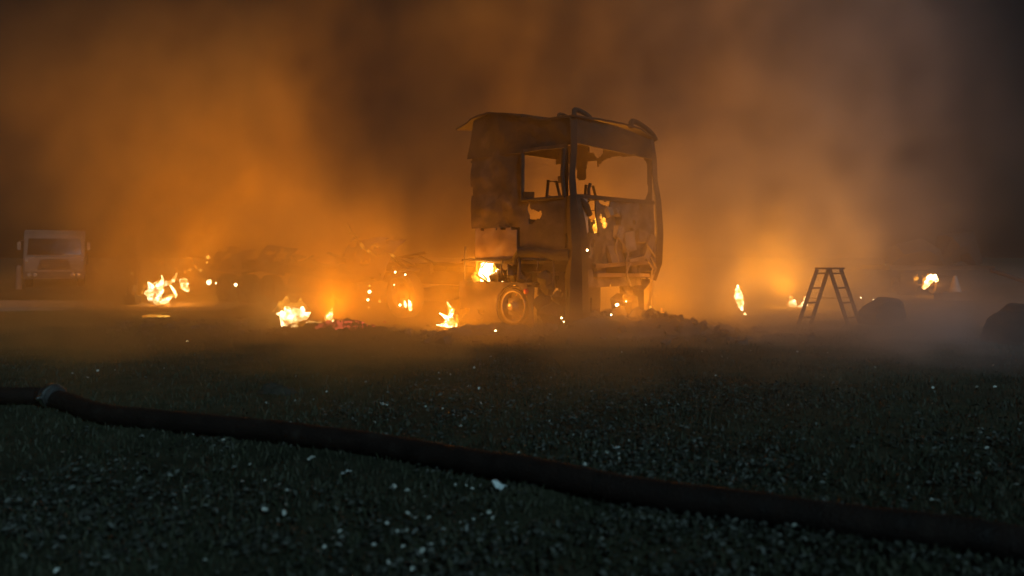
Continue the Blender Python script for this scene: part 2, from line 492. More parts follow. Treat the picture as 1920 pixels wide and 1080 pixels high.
# ------------------------------------------------------------------ the burnt-out lorry cab
BETA = R(42)
CORNER = Vector((1.057, 13.6, 0))
truck = empty('burnt_truck', CORNER, -BETA,
              label='burnt-out tall lorry cab, a bare sooty shell with an empty door window', cat='truck')
def tp(px, t=None):
    return None
# local axes: x forward, y to the far side, z up; the near side is the plane y=0
def side_pos(t0, t1, z0, z1, y=0.0, dent=.03, seed=0, lean=0):
    def pos(u, v):
        t = t0 + (t1 - t0) * u; z = z0 + (z1 - z0) * v
        return Vector((-t, y + dent * FB(t * 1.6, z * 1.6, seed) + lean * v, z + .012 * N(t * 5, seed)))
    return pos
ROOF_PROFILE = [(-.08, 3.74), (0, 3.76), (.4, 3.76), (.7, 3.77), (.95, 3.86), (1.5, 3.97), (2.0, 4.05), (2.4, 3.99), (2.85, 3.86)]
def roof_z(t):
    for (a, za), (b, zb) in zip(ROOF_PROFILE, ROOF_PROFILE[1:]):
        if t <= b: return za + (zb - za) * max(0, (t - a)) / (b - a)
    return ROOF_PROFILE[-1][1]
# roof
b = MB()
def rpos(u, v):
    t = -.08 + u * 2.93; y = -.06 + v * 2.64
    z = roof_z(t) - .10 * smoothstep(1.9, 2.6, y) + .05 * math.sin(v * math.pi) + .02 * FB(t * 2, y * 2, 5)
    x = -t
    if t > 2.5: y += 0; z -= .02
    return Vector((x, y, z))
def rkeep(u, v):
    t = -.08 + u * 2.93
    if t > 2.35: return v < .30 + .05 * N(u * 30, 1) and not (t > 2.7 and v > .16)
    return t < .5 or FB(u * 4, v * 4, 9) < .62
b.sheet(rpos, 62, 54, rkeep, thick=.035, nrm=(0, 0, -1))
roof = b.build('roof', 'burnt_dark', truck)
for (y0, y1, h, x0, r) in ((-.02, .50, .17, .03, .038), (1.72, 2.62, .22, .03, .045)):
    b = MB(); pts = []
    for i in range(15):
        a = i / 14
        y = y0 + (y1 - y0) * a
        z = (3.73 if y0 < 1 else 3.76) + h * math.sin(math.pi * a) ** .55 - (.02 if y0 < 1 else .16) * a
        pts.append((x0 - .12 * math.sin(math.pi * a), y, z))
    b.tube(pts, r, 9, 1.3)
    b.tube([(p[0] - .35, p[1], p[2] - .03) for p in pts[:11]], r * .7, 8)
    b.build('roof_hoop', 'burnt_dark', roof)
# upper side band between window and roof, near side
b = MB()
def upos(u, v):
    t = -.02 + u * 2.5
    z0 = 3.26 - .05 * smoothstep(.1, 1.2, t); z1 = roof_z(t) - .03
    flare = .12 * u * (1 - v) - .10 * u * v
    return Vector((-t - flare, .0 + .035 * FB(t * 2, v * 1.5, 2) - .02 * v, z0 + (z1 - z0) * v))
b.sheet(upos, 56, 14, thick=.03)
b.build('upper_side_panel', 'burnt_dark', truck)
# sleeper side: behind the door, down to the opening over the chassis
b = MB()
b.sheet(side_pos(1.19, 2.52, 1.86, 3.30, 0, .05, 4), 34, 34, lambda u, v: not (u > .965 + .05 * N(v * 5, 2)), .03)
b.build('sleeper_panel', 'burnt', truck)
b = MB()
b.sheet(side_pos(1.30, 2.36, 1.27, 1.855, -.012, .02, 8), 24, 14, lambda u, v: not (v > .9 and N(u * 8, 1) > .1), .02)
b.build('lower_side_panel', 'pale_panel', truck)
b = MB()   # thin frame bars round the opening
b.box((-1.95, -.02, 1.255), (1.5, .05, .045), jit=.01)
b.tube([(-2.62, -.02, 1.52), (-2.64, -.03, 1.3), (-2.63, -.02, 1.05), (-2.66, -.03, .85)], .018, 6)
b.tube([(-2.02, -.04, 1.25), (-2.13, -.06, 1.12), (-2.13, -.07, 1.0), (-2.0, -.06, .88)], .014, 6)
b.tube([(-1.62, -.04, 1.25), (-1.65, -.05, 1.12), (-1.66, -.05, 1.0)], .016, 6)
b.tube([(-2.3, -.04, .98), (-2.15, -.05, .9), (-2.0, -.06, .84)], .02, 6)
b.build('opening_frame', 'char', truck)
b = MB()
for i in range(9):
    b.box((-1.2 - .11 * i + random.uniform(-.04, .04), .10 + random.uniform(0, .15), .88 + .12 * math.sin(i / 8 * math.pi) + random.uniform(-.02, .03)), (.22, .2, .16), (random.uniform(-.4, .4), random.uniform(-.5, .5), random.uniform(0, 3)), .03)
b.build('charred_engine_block', 'char', truck)
# door
b = MB()
def dkeep(u, v):
    t = .12 + u * 1.1; z = 1.30 + v * 1.98
    if .20 < t < 1.13 and 2.37 < z < 3.22: return False
    if z < 2.3 and FB(t * 2.6, z * 2.2, 21) > .55: return False
    return True
b.sheet(side_pos(.12, 1.22, 1.30, 3.28, -.015, .02, 11), 88, 130, dkeep, .035)
door = b.build('door', 'burnt', truck)
b = MB()
b.tube([(-.18, -.035, 3.2), (-.21, -.045, 2.75), (-.17, -.04, 2.38)], .035, 8)
b.tube([(-.17, -.03, 2.36), (-.7, -.035, 2.35), (-1.16, -.03, 2.345)], .028, 8)
b.tube([(-1.155, -.03, 2.35), (-1.15, -.03, 3.2)], .022, 8)
b.box((-1.0, -.02, 2.43), (.26, .02, .12), (0, .06, 0))
b.build('window_frame', 'burnt_dark', door)
b = MB()
b.tube([(-.05, -.02, 1.36), (-.4, -.03, 1.34), (-.8, -.04, 1.40), (-1.22, -.03, 1.39)], [.12, .085, .07, .11], 9, .6, wob=.5)
b.tube([(-1.2, -.03, 1.39), (-1.3, -.03, 1.3), (-1.33, -.02, 1.18)], [.07, .06, .04], 8)
b.build('door_sill', 'char', truck)
for (x, z0, z1, r) in ((-.42, 1.32, .78, .018), (-.1, 1.3, .6, .02), (-.78, 1.3, 1.1, .014), (-1.22, 1.3, .9, .03)):
    b = MB(); b.tube([(x, -.03, z0), (x + .01, -.03, (z0 + z1) / 2), (x - .01, -.03, z1)], r, 6)
    b.build('hanging_rod', 'burnt_dark', truck)
# lower step area
b = MB()
b.sheet(side_pos(.02, 1.02, .12, 1.05, .22, .05, 15), 30, 26, lambda u, v: FB(u * 3, v * 3, 4) < .22, .03)
b.build('step_well', 'ash_panel', truck)
b = MB()
for (c, r_) in (((-.66, .05, .93), .15), ((-.62, .06, .76), .13), ((-.4, .06, .62), .10), ((-.72, .08, .5), .18), ((-.55, .1, .3), .22)):
    b.tube([(c[0], c[1], c[2] + r_), (c[0] + .02, c[1], c[2] + r_ * .6), (c[0], c[1], c[2]), (c[0], c[1], c[2] - r_)], [.02, r_ * .75, r_, r_ * .6], 10, .8, wob=.7)
b.build('melted_lump', 'char', truck)
# corner post and A pillar, near side
b = MB()
b.tube([(-.02, .02, 3.74), (.0, .015, 3.2), (-.03, 0, 2.75), (-.015, .02, 2.36)], [.085, .075, .07, .08], 4, wob=.08)
b.build('pillar', 'burnt_dark', truck)
b = MB()
b.tube([(-.02, .03, 2.38), (.02, .05, 1.9), (.05, .06, 1.45), (.02, .08, .95), (.0, .12, .5), (-.02, .15, .05)], [.11, .16, .17, .2, .2, .25], 6, wob=.2)
b.build('corner_post', 'burnt_dark', truck)
b = MB()
b.sheet(lambda u, v: Vector((.05 + .02 * N(v * 5, 1), .20 + .14 * u + .05 * (1 - v), 1.22 + 1.12 * v)), 3, 20, lambda u, v: not (v < .1 and u > .6), .02, (-1, 0, 0))
b.build('corner_panel', 'bare', truck)
b = MB()
b.sheet(lambda u, v: Vector((.08 + .04 * N(v * 3, 5), .33 + .34 * u + .06 * N(v * 4, 2), .32 + 1.42 * v)), 8, 30, lambda u, v: not (v > .86 and FB(u * 4, v * 9) > .1) and not (v < .2 and u < .3), .05, (-1, 0, 0))
b.build('hanging_panel', 'burnt_dark', truck)
b = MB()
b.tube([(.06, .14, 2.33), (.08, .25, 2.2), (.07, .38, 2.05)], [.03, .07, .05], 8, wob=.4)
b.build('mirror_bracket', 'burnt_dark', truck)
b = MB()
b.tube([(.09, .1, 1.52), (.1, .2, 1.45), (.1, .26, 1.34)], [.03, .09, .05], 8, wob=.3)
b.build('mirror_bracket', 'burnt_dark', truck)
# front face
b = MB()
def fpos(u, v):
    y = .1 + 2.42 * u; z = .78 + 1.62 * v
    return Vector((.02 + .10 * (1 - v) + .05 * FB(y * 2, z * 2, 31), y + .03 * u * (1 - v), z))
def fkeep(u, v):
    y = .1 + 2.42 * u; z = .78 + 1.62 * v
    if .27 < y < .62 and z > 1.72: return False
    if .85 < y < 1.65 and 1.0 < z < 1.14: return False
    if y > 1.9 and v < .15: return False
    return FB(y * 1.7, z * 1.7, 33) < .36
b.sheet(fpos, 120, 84, fkeep, .03, (-1, 0, 0))
front = b.build('front_panel', 'ashy', truck)
b = MB()
for (y, z, w, h) in ((.9, 2.12, .12, .16), (1.12, 2.13, .1, .14), (1.5, 1.6, .3, .35), (1.95, 1.7, .28, .22), (1.2, 1.75, .22, .2), (2.2, 1.5, .2, .5), (.95, 1.35, .2, .3), (1.75, 1.25, .5, .1)):
    b.box((.12, y, z), (.1, w, h), (random.uniform(-.3, .3), random.uniform(-.3, .3), 0), .02)
for k in range(7):
    y = random.uniform(.8, 2.3); z = random.uniform(1.2, 2.0)
    b.tube([(.16, y, z), (.2, y + random.uniform(-.2, .2), z - .2), (.17, y + random.uniform(-.3, .3), z - .45)], .018, 6)
b.build('engine_bay_debris', 'ash_panel', front)
b = MB()
def lfpos(u, v):
    y = 1.45 + 1.1 * u; z = .1 + .8 * v
    return Vector((.06 + .12 * FB(y * 2, z * 2, 61) - .15 * v, y + .06 * N(z * 4, 3), z))
b.sheet(lfpos, 34, 26, lambda u, v: FB(u * 3, v * 3, 63) < .5 - .3 * v and u > .1 + .1 * N(v * 5), .04, (-1, 0, 0))
b.box((-.1, 2.1, .5), (.5, .5, .6), (.2, .1, .3), .06); b.box((-.1, 1.7, .35), (.4, .3, .5), (.4, .2, .1), .06)
b.build('bumper_remains', 'ashy', truck)
b = MB()
b.box((.14, 1.25, 1.18), (.08, 1.7, .07), (.03, 0, 0)); b.box((.13, 1.3, .98), (.1, 1.7, .07), (-.02, 0, 0))
b.build('bumper_beam', 'pale_panel', truck)
b = MB()
def hpos(u, v):
    y = .04 + 2.5 * u
    return Vector((.03 + .03 * FB(y * 2, v * 2, 3), y, 3.28 - .06 * u + (.45 - .1 * u + .07 * math.sin(math.pi * u)) * v))
b.sheet(hpos, 40, 10, None, .035, (-1, 0, 0))
b.build('windscreen_header', 'burnt_dark', truck)
b = MB()
b.tube([(.0, 2.48, 3.62), (.04, 2.53, 3.2), (.05, 2.55, 2.8), (.10, 2.58, 2.4), (.12, 2.60, 1.8), (.08, 2.6, 1.2), (.02, 2.56, .85)], [.07, .06, .06, .07, .09, .1, .05], 4, wob=.15)
b.build('pillar', 'burnt', truck)
b = MB()
b.box((.03, 1.3, 2.37), (.08, 2.42, .07), jit=.01)
b.tube([(.02, .42, 2.4), (-.02, .47, 2.52), (.0, .49, 2.62)], .03, 6)
b.build('windscreen_sill', 'burnt_dark', truck)
# far side with its own door window
b = MB()
def farkeep(u, v):
    t = u * 2.4; z = .9 + v * 2.78
    if ((t - .72) / .62) ** 4 + ((z - 2.83) / .50) ** 4 < 1 + .3 * N(t * 5, z * 5): return False
    return FB(t * 1.8, z * 1.8, 44) < .5 and not (t > 1.3 and 2.1 < z < 3.3 and N(t * 2, z * 2, 4) > -.25)
b.sheet(side_pos(0, 2.4, .9, 3.68, 2.5, .03, 40), 96, 110, farkeep, .03)
b.build('far_side_panel', 'burnt', truck)
b = MB()
def backkeep(u, v):
    y = u * 2.5; z = 1.0 + v * 2.9
    if y > .75 and 2.15 < z < 3.55: return False
    return FB(y * 2, z * 2, 51) < .55
b.sheet(lambda u, v: Vector((-2.38 + .04 * FB(u * 4, v * 4, 6), .02 + u * 2.48, 1.0 + v * 2.75)), 90, 96, backkeep, .03, (1, 0, 0))
b.build('rear_wall', 'burnt', truck)
b = MB()
b.box((-1.2, 1.25, 1.22), (2.3, 2.4, .06), jit=.01)
for y in (.55, 1.9): b.box((-.5, y, 1.0), (1.2, .2, .35), jit=.03)
b.build('cab_floor', 'burnt_dark', truck)
# bare seat frames and the steering column
for (x, y) in ((-.75, .62), (-.8, 1.85)):
    b = MB()
    b.tube([(x, y - .22, 1.3), (x - .05, y - .23, 1.75), (x - .18, y - .22, 2.35), (x - .22, y - .12, 2.72), (x - .22, y + .12, 2.72), (x - .18, y + .22, 2.35), (x - .05, y + .23, 1.75), (x, y + .22, 1.3)], .028, 8)
    b.tube([(x + .45, y - .2, 1.62), (x + .47, y, 1.62), (x + .45, y + .2, 1.62)], .025, 6)
    b.box((x + .2, y, 1.6), (.5, .42, .05), jit=.02)
    b.box((x + .2, y, 1.42), (.3, .3, .3), jit=.03)
    for k in range(4): b.tube([(x - .06 - .04 * k, y - .2, 1.85 + .2 * k), (x - .09 - .04 * k, y, 1.83 + .2 * k), (x - .06 - .04 * k, y + .2, 1.85 + .2 * k)], .01, 5)
    b.build('seat_frame', 'burnt_dark', truck)
b = MB()
pts = [Vector((-.33, .62, 2.30)) + Matrix.Rotation(R(-35), 3, 'Y') @ Vector((math.cos(a) * .22, math.sin(a) * .22, 0)) for a in [2 * math.pi * k / 20 for k in range(20)]]
b.tube(pts, .016, 6, closed=True)
b.tube([(-.33, .62, 2.3), (-.12, .62, 1.95), (-.05, .62, 1.5)], [.02, .03, .04], 8)
b.tube([pts[0], (-.33, .62, 2.3), pts[10]], .012, 5)
b.build('steering_wheel', 'burnt_dark', truck)
# mudguard over the front wheel
WX, WZ = -1.36, .40
b = MB()
def mkeep(u, v):
    t = .86 + u * 1.9; z = .10 + v * .74
    if math.hypot(t + WX, z - WZ) < .40: return False
    if t > 2.1 and v < .3 and N(t * 4, v * 4) > -.1: return False
    return not (t < 1.0 and v > .9)
b.sheet(side_pos(.86, 2.76, .10, .84, -.05, .03, 60), 76, 30, mkeep, .03)
b.sheet(lambda u, v: Vector((-.86 - 1.9 * u, -.05 + .75 * v, .84 + .02 * N(u * 8, v * 3))), 30, 10, None, .03, (0, 0, -1))
guard = b.build('mudguard', 'burnt', truck)
b = MB(); b.lathe([(0, -.075), (.035, -.07), (.05, -.05), (.05, 0)], 14, (-1.02, -.03, .69))
b.build('side_lamp', 'red_lens', truck)
# wheel: rim with hand holes, hub, drum; the tyre burnt down to wire
def wheel(parent, x, y, z, r=.30, tyre=None, mats=('rim', 'char'), glow=False, facing=-1, n=30):
    b = MB()
    s = facing
    b.lathe([(r, -.02 * s), (r * 1.03, .01 * s), (r * .99, .03 * s), (r * .90, .02 * s), (r * .86, -.06 * s), (r * .84, -.14 * s)], n, (x, y, z))
    # dish as a ring of webs between ten hand holes
    nh = 10
    for k in range(nh):
        a0 = 2 * math.pi * k / nh; w = 2 * math.pi / nh * .28
        q = []
        for (rr, dd) in ((r * .86, -.08), (r * .62, -.05), (r * .5, -.03)):
            for a in (a0 - w, a0 + w):
                q.append(Vector((x + rr * math.cos(a), y + dd * s, z + rr * math.sin(a))))
        b.add(q, [(0, 1, 3, 2), (2, 3, 5, 4)])
    b.lathe([(r * .64, -.05 * s), (r * .5, -.02 * s), (r * .34, .0)], n, (x, y, z))
    rim = b.build('rim', mats[0], parent)
    b = MB()
    b.lathe([(r * .34, .0), (r * .32, .07 * s), (r * .2, .10 * s), (0.001, .10 * s)], 18, (x, y, z))
    b.build('hub', mats[0], rim)
    b = MB()
    b.lathe([(0.001, -.12 * s), (r * .8, -.12 * s), (r * .8, -.3 * s)], 24, (x, y, z))
    b.build('brake_drum', 'glowing_rim' if glow else 'char', rim)
    if tyre:
        b = MB()
        b.lathe([(r * 1.0, .03 * s), (tyre * .8, .06 * s), (tyre * .97, .03 * s), (tyre, -.04 * s), (tyre, -.22 * s), (tyre * .9, -.28 * s), (r, -.28 * s)], 32, (x, y, z))
        b.build('tyre', mats[1], parent)
    return rim
wheel(truck, WX, -.02, WZ, .30, None, glow=True)
b = MB()
for k in range(26):
    a = random.uniform(0, 2 * math.pi); rr = random.uniform(.30, .37)
    a2 = a + random.uniform(.4, 1.1)
    b.tube([(WX + rr * math.cos(a + (a2 - a) * i / 5), -.02 + random.uniform(-.02, .04), max(.05, WZ + rr * math.sin(a + (a2 - a) * i / 5))) for i in range(6)], .006, 4)
b.build('tyre_wire', 'burnt_dark', truck)
b = MB()   # chassis rails behind the cab and the drive axle
for y in (.75, 1.65): b.box((-3.3, y, .86), (5.4, .09, .26), jit=.01)
for x in (-1.2, -2.6, -3.6, -5.0): b.box((x, 1.2, .86), (.1, .85, .16))
b.build('chassis_rail', 'burnt_dark', truck)
wheel(truck, -4.55, -.02, .50, .30, .48, ('char', 'char'))
wheel(truck, -4.55, 2.45, .50, .30, .48, ('burnt', 'char'), facing=1)
b = MB(); b.tube([(-4.55, .2, .5), (-4.55, 1.2, .5), (-4.55, 2.3, .5)], [.09, .2, .09], 10); b.build('axle', 'burnt_dark', truck)
b = MB(); b.box((-4.5, 1.2, 1.08), (1.0, .9, .12), (0, .06, 0), .02); b.build('coupling_plate', 'burnt_dark', truck)

# heap of rubble and ash under the cab, spilling out past the front
def heap(name, cx, cy, rx, ry, h, mat, seed, n=46, rough=.35, **k):
    b = MB()
    def pos(u, v):
        dx, dy = (u - .5) * 2, (v - .5) * 2
        r = math.hypot(dx, dy)
        e = max(0, 1 - r ** 2)
        x, y = dx * rx, dy * ry
        z = h * e * (1 + rough * FB(x * 3, y * 3, seed) * 1.6) + (.05 * FB(x * 9, y * 9, seed) if e > 0 else 0) - .03
        return Vector((x, y, z))
    vs = [pos(i / n, j / n) for i in range(n + 1) for j in range(n + 1)]
    b.add(vs, [(i * (n + 1) + j, (i + 1) * (n + 1) + j, (i + 1) * (n + 1) + j + 1, i * (n + 1) + j + 1) for i in range(n) for j in range(n)])
    b.f = [f for f in b.f if max(b.v[i][2] for i in f) > -.02]
    o = b.build(name, mat); o.location = (cx, cy, 0)
    return tag(o, **k)
h_ = heap('ash_heap', 1.95, 13.9, 1.7, .95, .36, 'ash', 2, label='heap of grey ash and rubble spilling from under the front of the burnt cab', cat='ash heap')
b = MB()
for k in range(70):
    a = random.uniform(0, 6.28); r = random.random() ** .5
    x, y = math.cos(a) * r * 1.8, math.sin(a) * r * .9
    z = .32 * (1 - r * r)
    s_ = random.uniform(.04, .14)
    b.box((x, y, z + s_ * .2), (s_, s_ * random.uniform(.5, 1.6), s_ * random.uniform(.3, .8)), (random.uniform(0, 3), random.uniform(0, 3), random.uniform(0, 3)), s_ * .15)
tag(b.build('rubble', 'ash', h_, smooth=False), kind='stuff')
heap('ash_heap', -.1, 13.75, 1.5, .5, .16, 'ash', 6, label='low bank of ash along the near side of the cab beneath the bare wheel', cat='ash heap')
heap('ash_heap', 3.4, 14.4, .9, .6, .12, 'ash', 9, label='low ash pile trailing away to the right of the cab front', cat='ash heap')

# ------------------------------------------------------------------ burnt trailer behind the cab
Fv = Vector((math.cos(BETA), -math.sin(BETA), 0)); Wv = Vector((math.sin(BETA), math.cos(BETA), 0))
trailer = empty('burnt_trailer', CORNER - Fv * 4.2, -BETA,
                label='collapsed burnt semi-trailer frame stretching away to the left behind the lorry cab', cat='trailer')
b = MB()
for y in (.7, 1.7):
    pts = [(-.2 - i * .65, y, 1.05 - .22 * math.sin(min(1, i / 9) * math.pi) + .02 * N(i, y)) for i in range(14)]
    for p, q in zip(pts, pts[1:]):
        c = (Vector(p) + Vector(q)) / 2
        b.box(c, (.67, .09, .24), (0, -math.atan2(q[2] - p[2], -(q[0] - p[0])) * -1, 0), .01)
b.build('frame_rail', 'burnt_dark', trailer)
for i in range(11):
    b = MB(); x = -.6 - i * .78
    b.tube([(x, -.05, .98 + random.uniform(-.15, .1)), (x + .03, .7, 1.0), (x, 1.7, 1.0), (x + .05, 2.5, .95 + random.uniform(-.2, .1))], .04, 6)
    b.build('cross_member', 'burnt_dark', trailer)
for x in (-5.6, -6.7, -7.8):
    for (y, s) in ((-.02, -1), (2.45, 1)):
        wheel(trailer, x, y, .42, .29, .42, ('burnt', 'char'), facing=s, n=20)
    b = MB(); b.tube([(x, .1, .42), (x, 2.3, .42)], .07, 8); b.build('axle', 'burnt_dark', trailer)
def bent_sheet(x, w, h, curl, seed):
    b = MB()
    def pos(u, v):
        a = v * curl
        return Vector((x + w * u + .35 * v * h + .08 * N(u * 4, v * 4, seed), -.05 + .5 * (1 - math.cos(a)) + .05 * FB(u * 3, v * 3, seed), .95 + h * math.sin(a) / max(curl, .1) - .12 * u))
    b.sheet(pos, 26, 22, lambda u, v: FB(u * 4, v * 2.5, seed) < .42 - .35 * v, .012)
    b.build('bent_side_sheet', 'pale_panel', trailer)
bent_sheet(-2.6, 1.7, 1.1, 1.2, 3)
bent_sheet(-6.2, 1.4, .8, 1.0, 8)
bent_sheet(-8.6, 1.6, .9, 1.3, 12)
b = MB()
for k in range(26):
    x = random.uniform(-8.6, -.8); y = random.uniform(0, 2.4)
    L = random.uniform(.4, 1.3); a = random.uniform(-.5, .5)
    b.box((x, y, 1.12 + random.uniform(0, .25)), (L, .07, .05), (0, random.uniform(-.5, .5), a), .01)
tag(b.build('charred_load', 'char', trailer), kind='stuff')
b = MB()
def lpos(u, v):
    x = -8.7 + u * 8.2
    hh = (.08 + .10 * max(0, FB(x * .9, 2, 5)) + .10 * smoothstep(-7, -8.3, x))
    y = .1 + 2.3 * v
    return Vector((x, y, 1.0 + hh * math.sin(math.pi * v) ** .6 * (1 + .5 * FB(x * 4, y * 4))))
b.sheet(lpos, 90, 24, None, .05, (0, 0, -1))
b.build('load_remains', 'char', trailer)

# ------------------------------------------------------------------ flames
def flame(tongues, d, label, cat='fire', lamp=0, lamp_at=None, group=None, core='flame', edge=True, name='fire', squash=.75, grow=1.0, lamp_r=.2):
    """tongues: lists of (photo px, photo row, radius px) surveyed at distance d"""
    k = d / F
    c = Vector((sum(p[0] for t in tongues for p in t) / sum(len(t) for t in tongues),
                max(p[1] for t in tongues for p in t)))
    base = P(c.x, c.y, d)
    def mesh(scale, rag, licks=False):
        b = MB()
        for ti, t in enumerate(tongues):
            pts = []; rr = []
            off = random.uniform(-.5, .5) * max(p[2] for p in t) * k
            for i in range((len(t) - 1) * 4 + 1):
                a = i / 4; j = min(int(a), len(t) - 2); f = a - j
                p, q = t[j], t[j + 1]
                ff = f
                x = p[0] + (q[0] - p[0]) * ff; y = p[1] + (q[1] - p[1]) * ff; r = p[2] + (q[2] - p[2]) * ff
                w = P(x, y, d) - base
                w.x += .25 * r * k * N(i * .9, ti * 3.1, d); w.y = off + .5 * r * k * N(i * .7, ti * 5.1)
                pts.append(w); rr.append(max(.35, r * scale * (1 + rag * N(i * 1.3, ti, 3))) * k)
            # rounded start
            d0 = (pts[0] - pts[1]).normalized()
            pts.insert(0, pts[0] + d0 * rr[0] * .8); rr.insert(0, rr[0] * .35)
            b.tube(pts, rr, 10, squash, wob=.6)
            for q in range(1, len(pts) - 1, 1 if licks else 2):
                if rr[q] < .022 or random.random() > (.9 if licks else .35): continue
                r_ = rr[q]; o_ = pts[q] + Vector((random.uniform(-.7, .7) * r_, random.uniform(-.3, .3) * r_, r_ * .4))
                h_ = r_ * random.uniform(.35, .95 if licks else .6); sw = random.uniform(-.6, .4) * h_
                b.tube([o_, o_ + Vector((sw * .2, 0, h_ * .45)), o_ + Vector((sw * .7, 0, h_ * .8)), o_ + Vector((sw, 0, h_ * 1.15))], [r_ * .45, r_ * .36, r_ * .18, r_ * .03], 7, squash, wob=.6)
        return b
    o = mesh(grow, .5).build(name, core)
    o.location = base
    tag(o, label, cat, group)
    if edge:
        e = mesh(grow * 1.4, .9, True).build('flame_edge', 'flame_edge', o)
    if lamp:
        l = bpy.data.lights.new('fire_light', 'POINT'); l.energy = lamp * FIRE_GAIN; l.color = FIRE_COLOR; l.shadow_soft_size = lamp_r
        lo = bpy.data.objects.new('fire_light', l); COL.objects.link(lo); lo.parent = o
        lo.location = (P(*lamp_at, d) - base) if lamp_at else (0, 0, .3)
    return o
flame([[(305, 574, 3), (297, 565, 8), (289, 551, 12), (292, 538, 9), (310, 531, 4), (326, 528, 1)],
       [(299, 571, 3), (311, 562, 7), (320, 556, 3), (326, 552, .6)], [(283, 560, 6), (286, 548, 11), (284, 536, 5), (280, 528, .8)], [(300, 548, 6), (302, 536, 6), (306, 524, 2), (304, 516, .5)], [(316, 532, 3), (326, 524, 2.6), (331, 513, .8)], [(318, 534, 1.2), (326, 543, 3), (330, 553, 2.6), (329, 559, .6)]],
      20.3, 'large curling white-yellow blaze at the far left end of the burnt trailer', lamp=290, lamp_at=(300, 545))
flame([[(352, 544, 4), (346, 536, 7), (342, 528, 6), (350, 524, 2)]], 20.2, 'small bright flame on the trailer just right of the large left-hand blaze', lamp=60, lamp_at=(346, 530))
flame([[(344, 521, 1.5), (348, 514, 3.2), (347, 508, .8)], [(334, 530, 1), (330, 518, 3), (333, 508, 1.5), (330, 500, .5)], [(313, 505, .6), (308, 497, 3), (300, 485, 2), (297, 478, .5)], [(371, 507, 1), (366, 498, 2.6), (360, 487, 1.5), (358, 482, .5)]],
      20.6, 'faint orange wisps of flame rising above the small flame on the trailer end', core='flame_edge', edge=False)
flame([[(576, 623, 5), (560, 625, 7), (545, 613, 9), (537, 600, 12), (545, 591, 15), (560, 589, 13), (573, 592, 8), (583, 586, 1)],
       [(536, 598, 8), (528, 588, 5), (519, 588, 1)], [(555, 590, 9), (553, 580, 4), (550, 573, .8)], [(567, 590, 8), (567, 580, 3.5), (569, 574, .8)], [(580, 606, 5), (592, 606, 2), (603, 603, .8)]],
      14.9, grow=1.15, label='biggest white-hot fire burning on the ground left of the truck', lamp=200, lamp_at=(548, 596))
flame([[(614, 601, 5), (617, 593, 6), (621, 584, 2.5), (622, 577, .7)], [(613, 600, 3), (628, 604, 3.4), (636, 601, 1)]],
      15.0, 'small two-pronged yellow fire on the ember heap beside the biggest fire', lamp=80, lamp_at=(618, 588), core='flame')
flame([[(770, 580, 3), (769, 571, 3.6), (766, 562, .8)], [(761, 576, 1.5), (760, 570, 3), (758, 563, .7)]],
      15.6, 'small upright flame between the trailer wheels and the cab', lamp=20, lamp_at=(766, 568))
flame([[(853, 609, 7), (846, 606, 9), (836, 608, 6), (826, 610, 2.5), (818, 609, .6)],
       [(846, 604, 7), (843, 594, 5), (847, 584, 4), (843, 576, 2.4), (838, 566, .6)], [(841, 600, 5), (832, 592, 2.4), (824, 587, .6)]],
      14.3, 'bright spiky fire on the ground just left of the bare truck wheel', lamp=120, lamp_at=(845, 600))
flame([[(921, 529, 7), (912, 518, 14), (911, 505, 15), (916, 494, 11), (925, 490, 3)], [(940, 528, 4), (935, 515, 5), (932, 505, 2)]],
      15.08, 'bright fire inside the opening above the truck mudguard', lamp=70, lamp_at=(900, 505), squash=.4)
flame([[(965, 531, 4), (963, 525, 5), (966, 521, 2)], [(983, 532, 3), (978, 528, 4.5), (973, 524, 1)], [(951, 520, 1), (949, 513, 3), (947, 506, .8)]],
      14.85, 'low orange flames in the opening above the bare wheel', core='flame_soft')
flame([[(1119, 436, 4), (1117, 428, 4), (1120, 415, 3), (1118, 408, 1)], [(1131, 428, 4), (1132, 418, 5), (1131, 410, 2)], [(1122, 424, 5), (1127, 416, 6), (1124, 409, 2)]],
      14.15, 'orange fire burning high inside the cab behind the front corner', lamp=7, lamp_at=(1124, 420), core='flame_soft')
flame([[(652, 418, 1), (663, 440, 3), (680, 462, 4.5), (698, 476, 4), (712, 484, 1)], [(700, 460, 1), (722, 470, 3), (735, 478, 3.5), (744, 486, 1)]],
      15.2, 'two faint curved glowing strips for glints on bent sheet above the middle of the trailer', core='glint_strip', edge=False, squash=.4, grow=.8)  # glowing strips painted in for firelit edges of bent sheet
flame([[(1391, 581, 2), (1388, 573, 5.5), (1385, 561, 7.5), (1384, 550, 6), (1383, 540, 3), (1382, 534, .7)]],
      18.5, 'tall slim flame standing alone between the cab and the ladder', lamp=110, lamp_at=(1385, 558))
flame([[(1397, 594, 1), (1397, 590, 3), (1396, 586, 1)]], 17.8, 'tiny round flame on the ground under the tall slim flame', edge=False)
flame([[(1489, 578, 5), (1487, 569, 7), (1484, 560, 2.5), (1482, 556, .6)], [(1500, 579, 5), (1508, 569, 5.5), (1514, 556, 2.6), (1518, 546, .6)]],
      20.5, 'wide forked fire low behind the left side of the ladder', lamp=270, lamp_at=(1470, 540))
flame([[(1732, 540, 2.5), (1738, 531, 5), (1742, 523, 5), (1746, 514, 1)], [(1744, 523, 4), (1752, 519, 4), (1756, 528, 2)]],
      26.05, 'ragged yellow flame between the two dark wheels at the right', lamp=150, lamp_at=(1742, 528), grow=1.2)
flame([[(1712, 526, 2), (1716, 520, 4), (1719, 513, .8)]], 26.0, 'smaller orange flame over the left one of the two dark wheels', core='flame_soft')
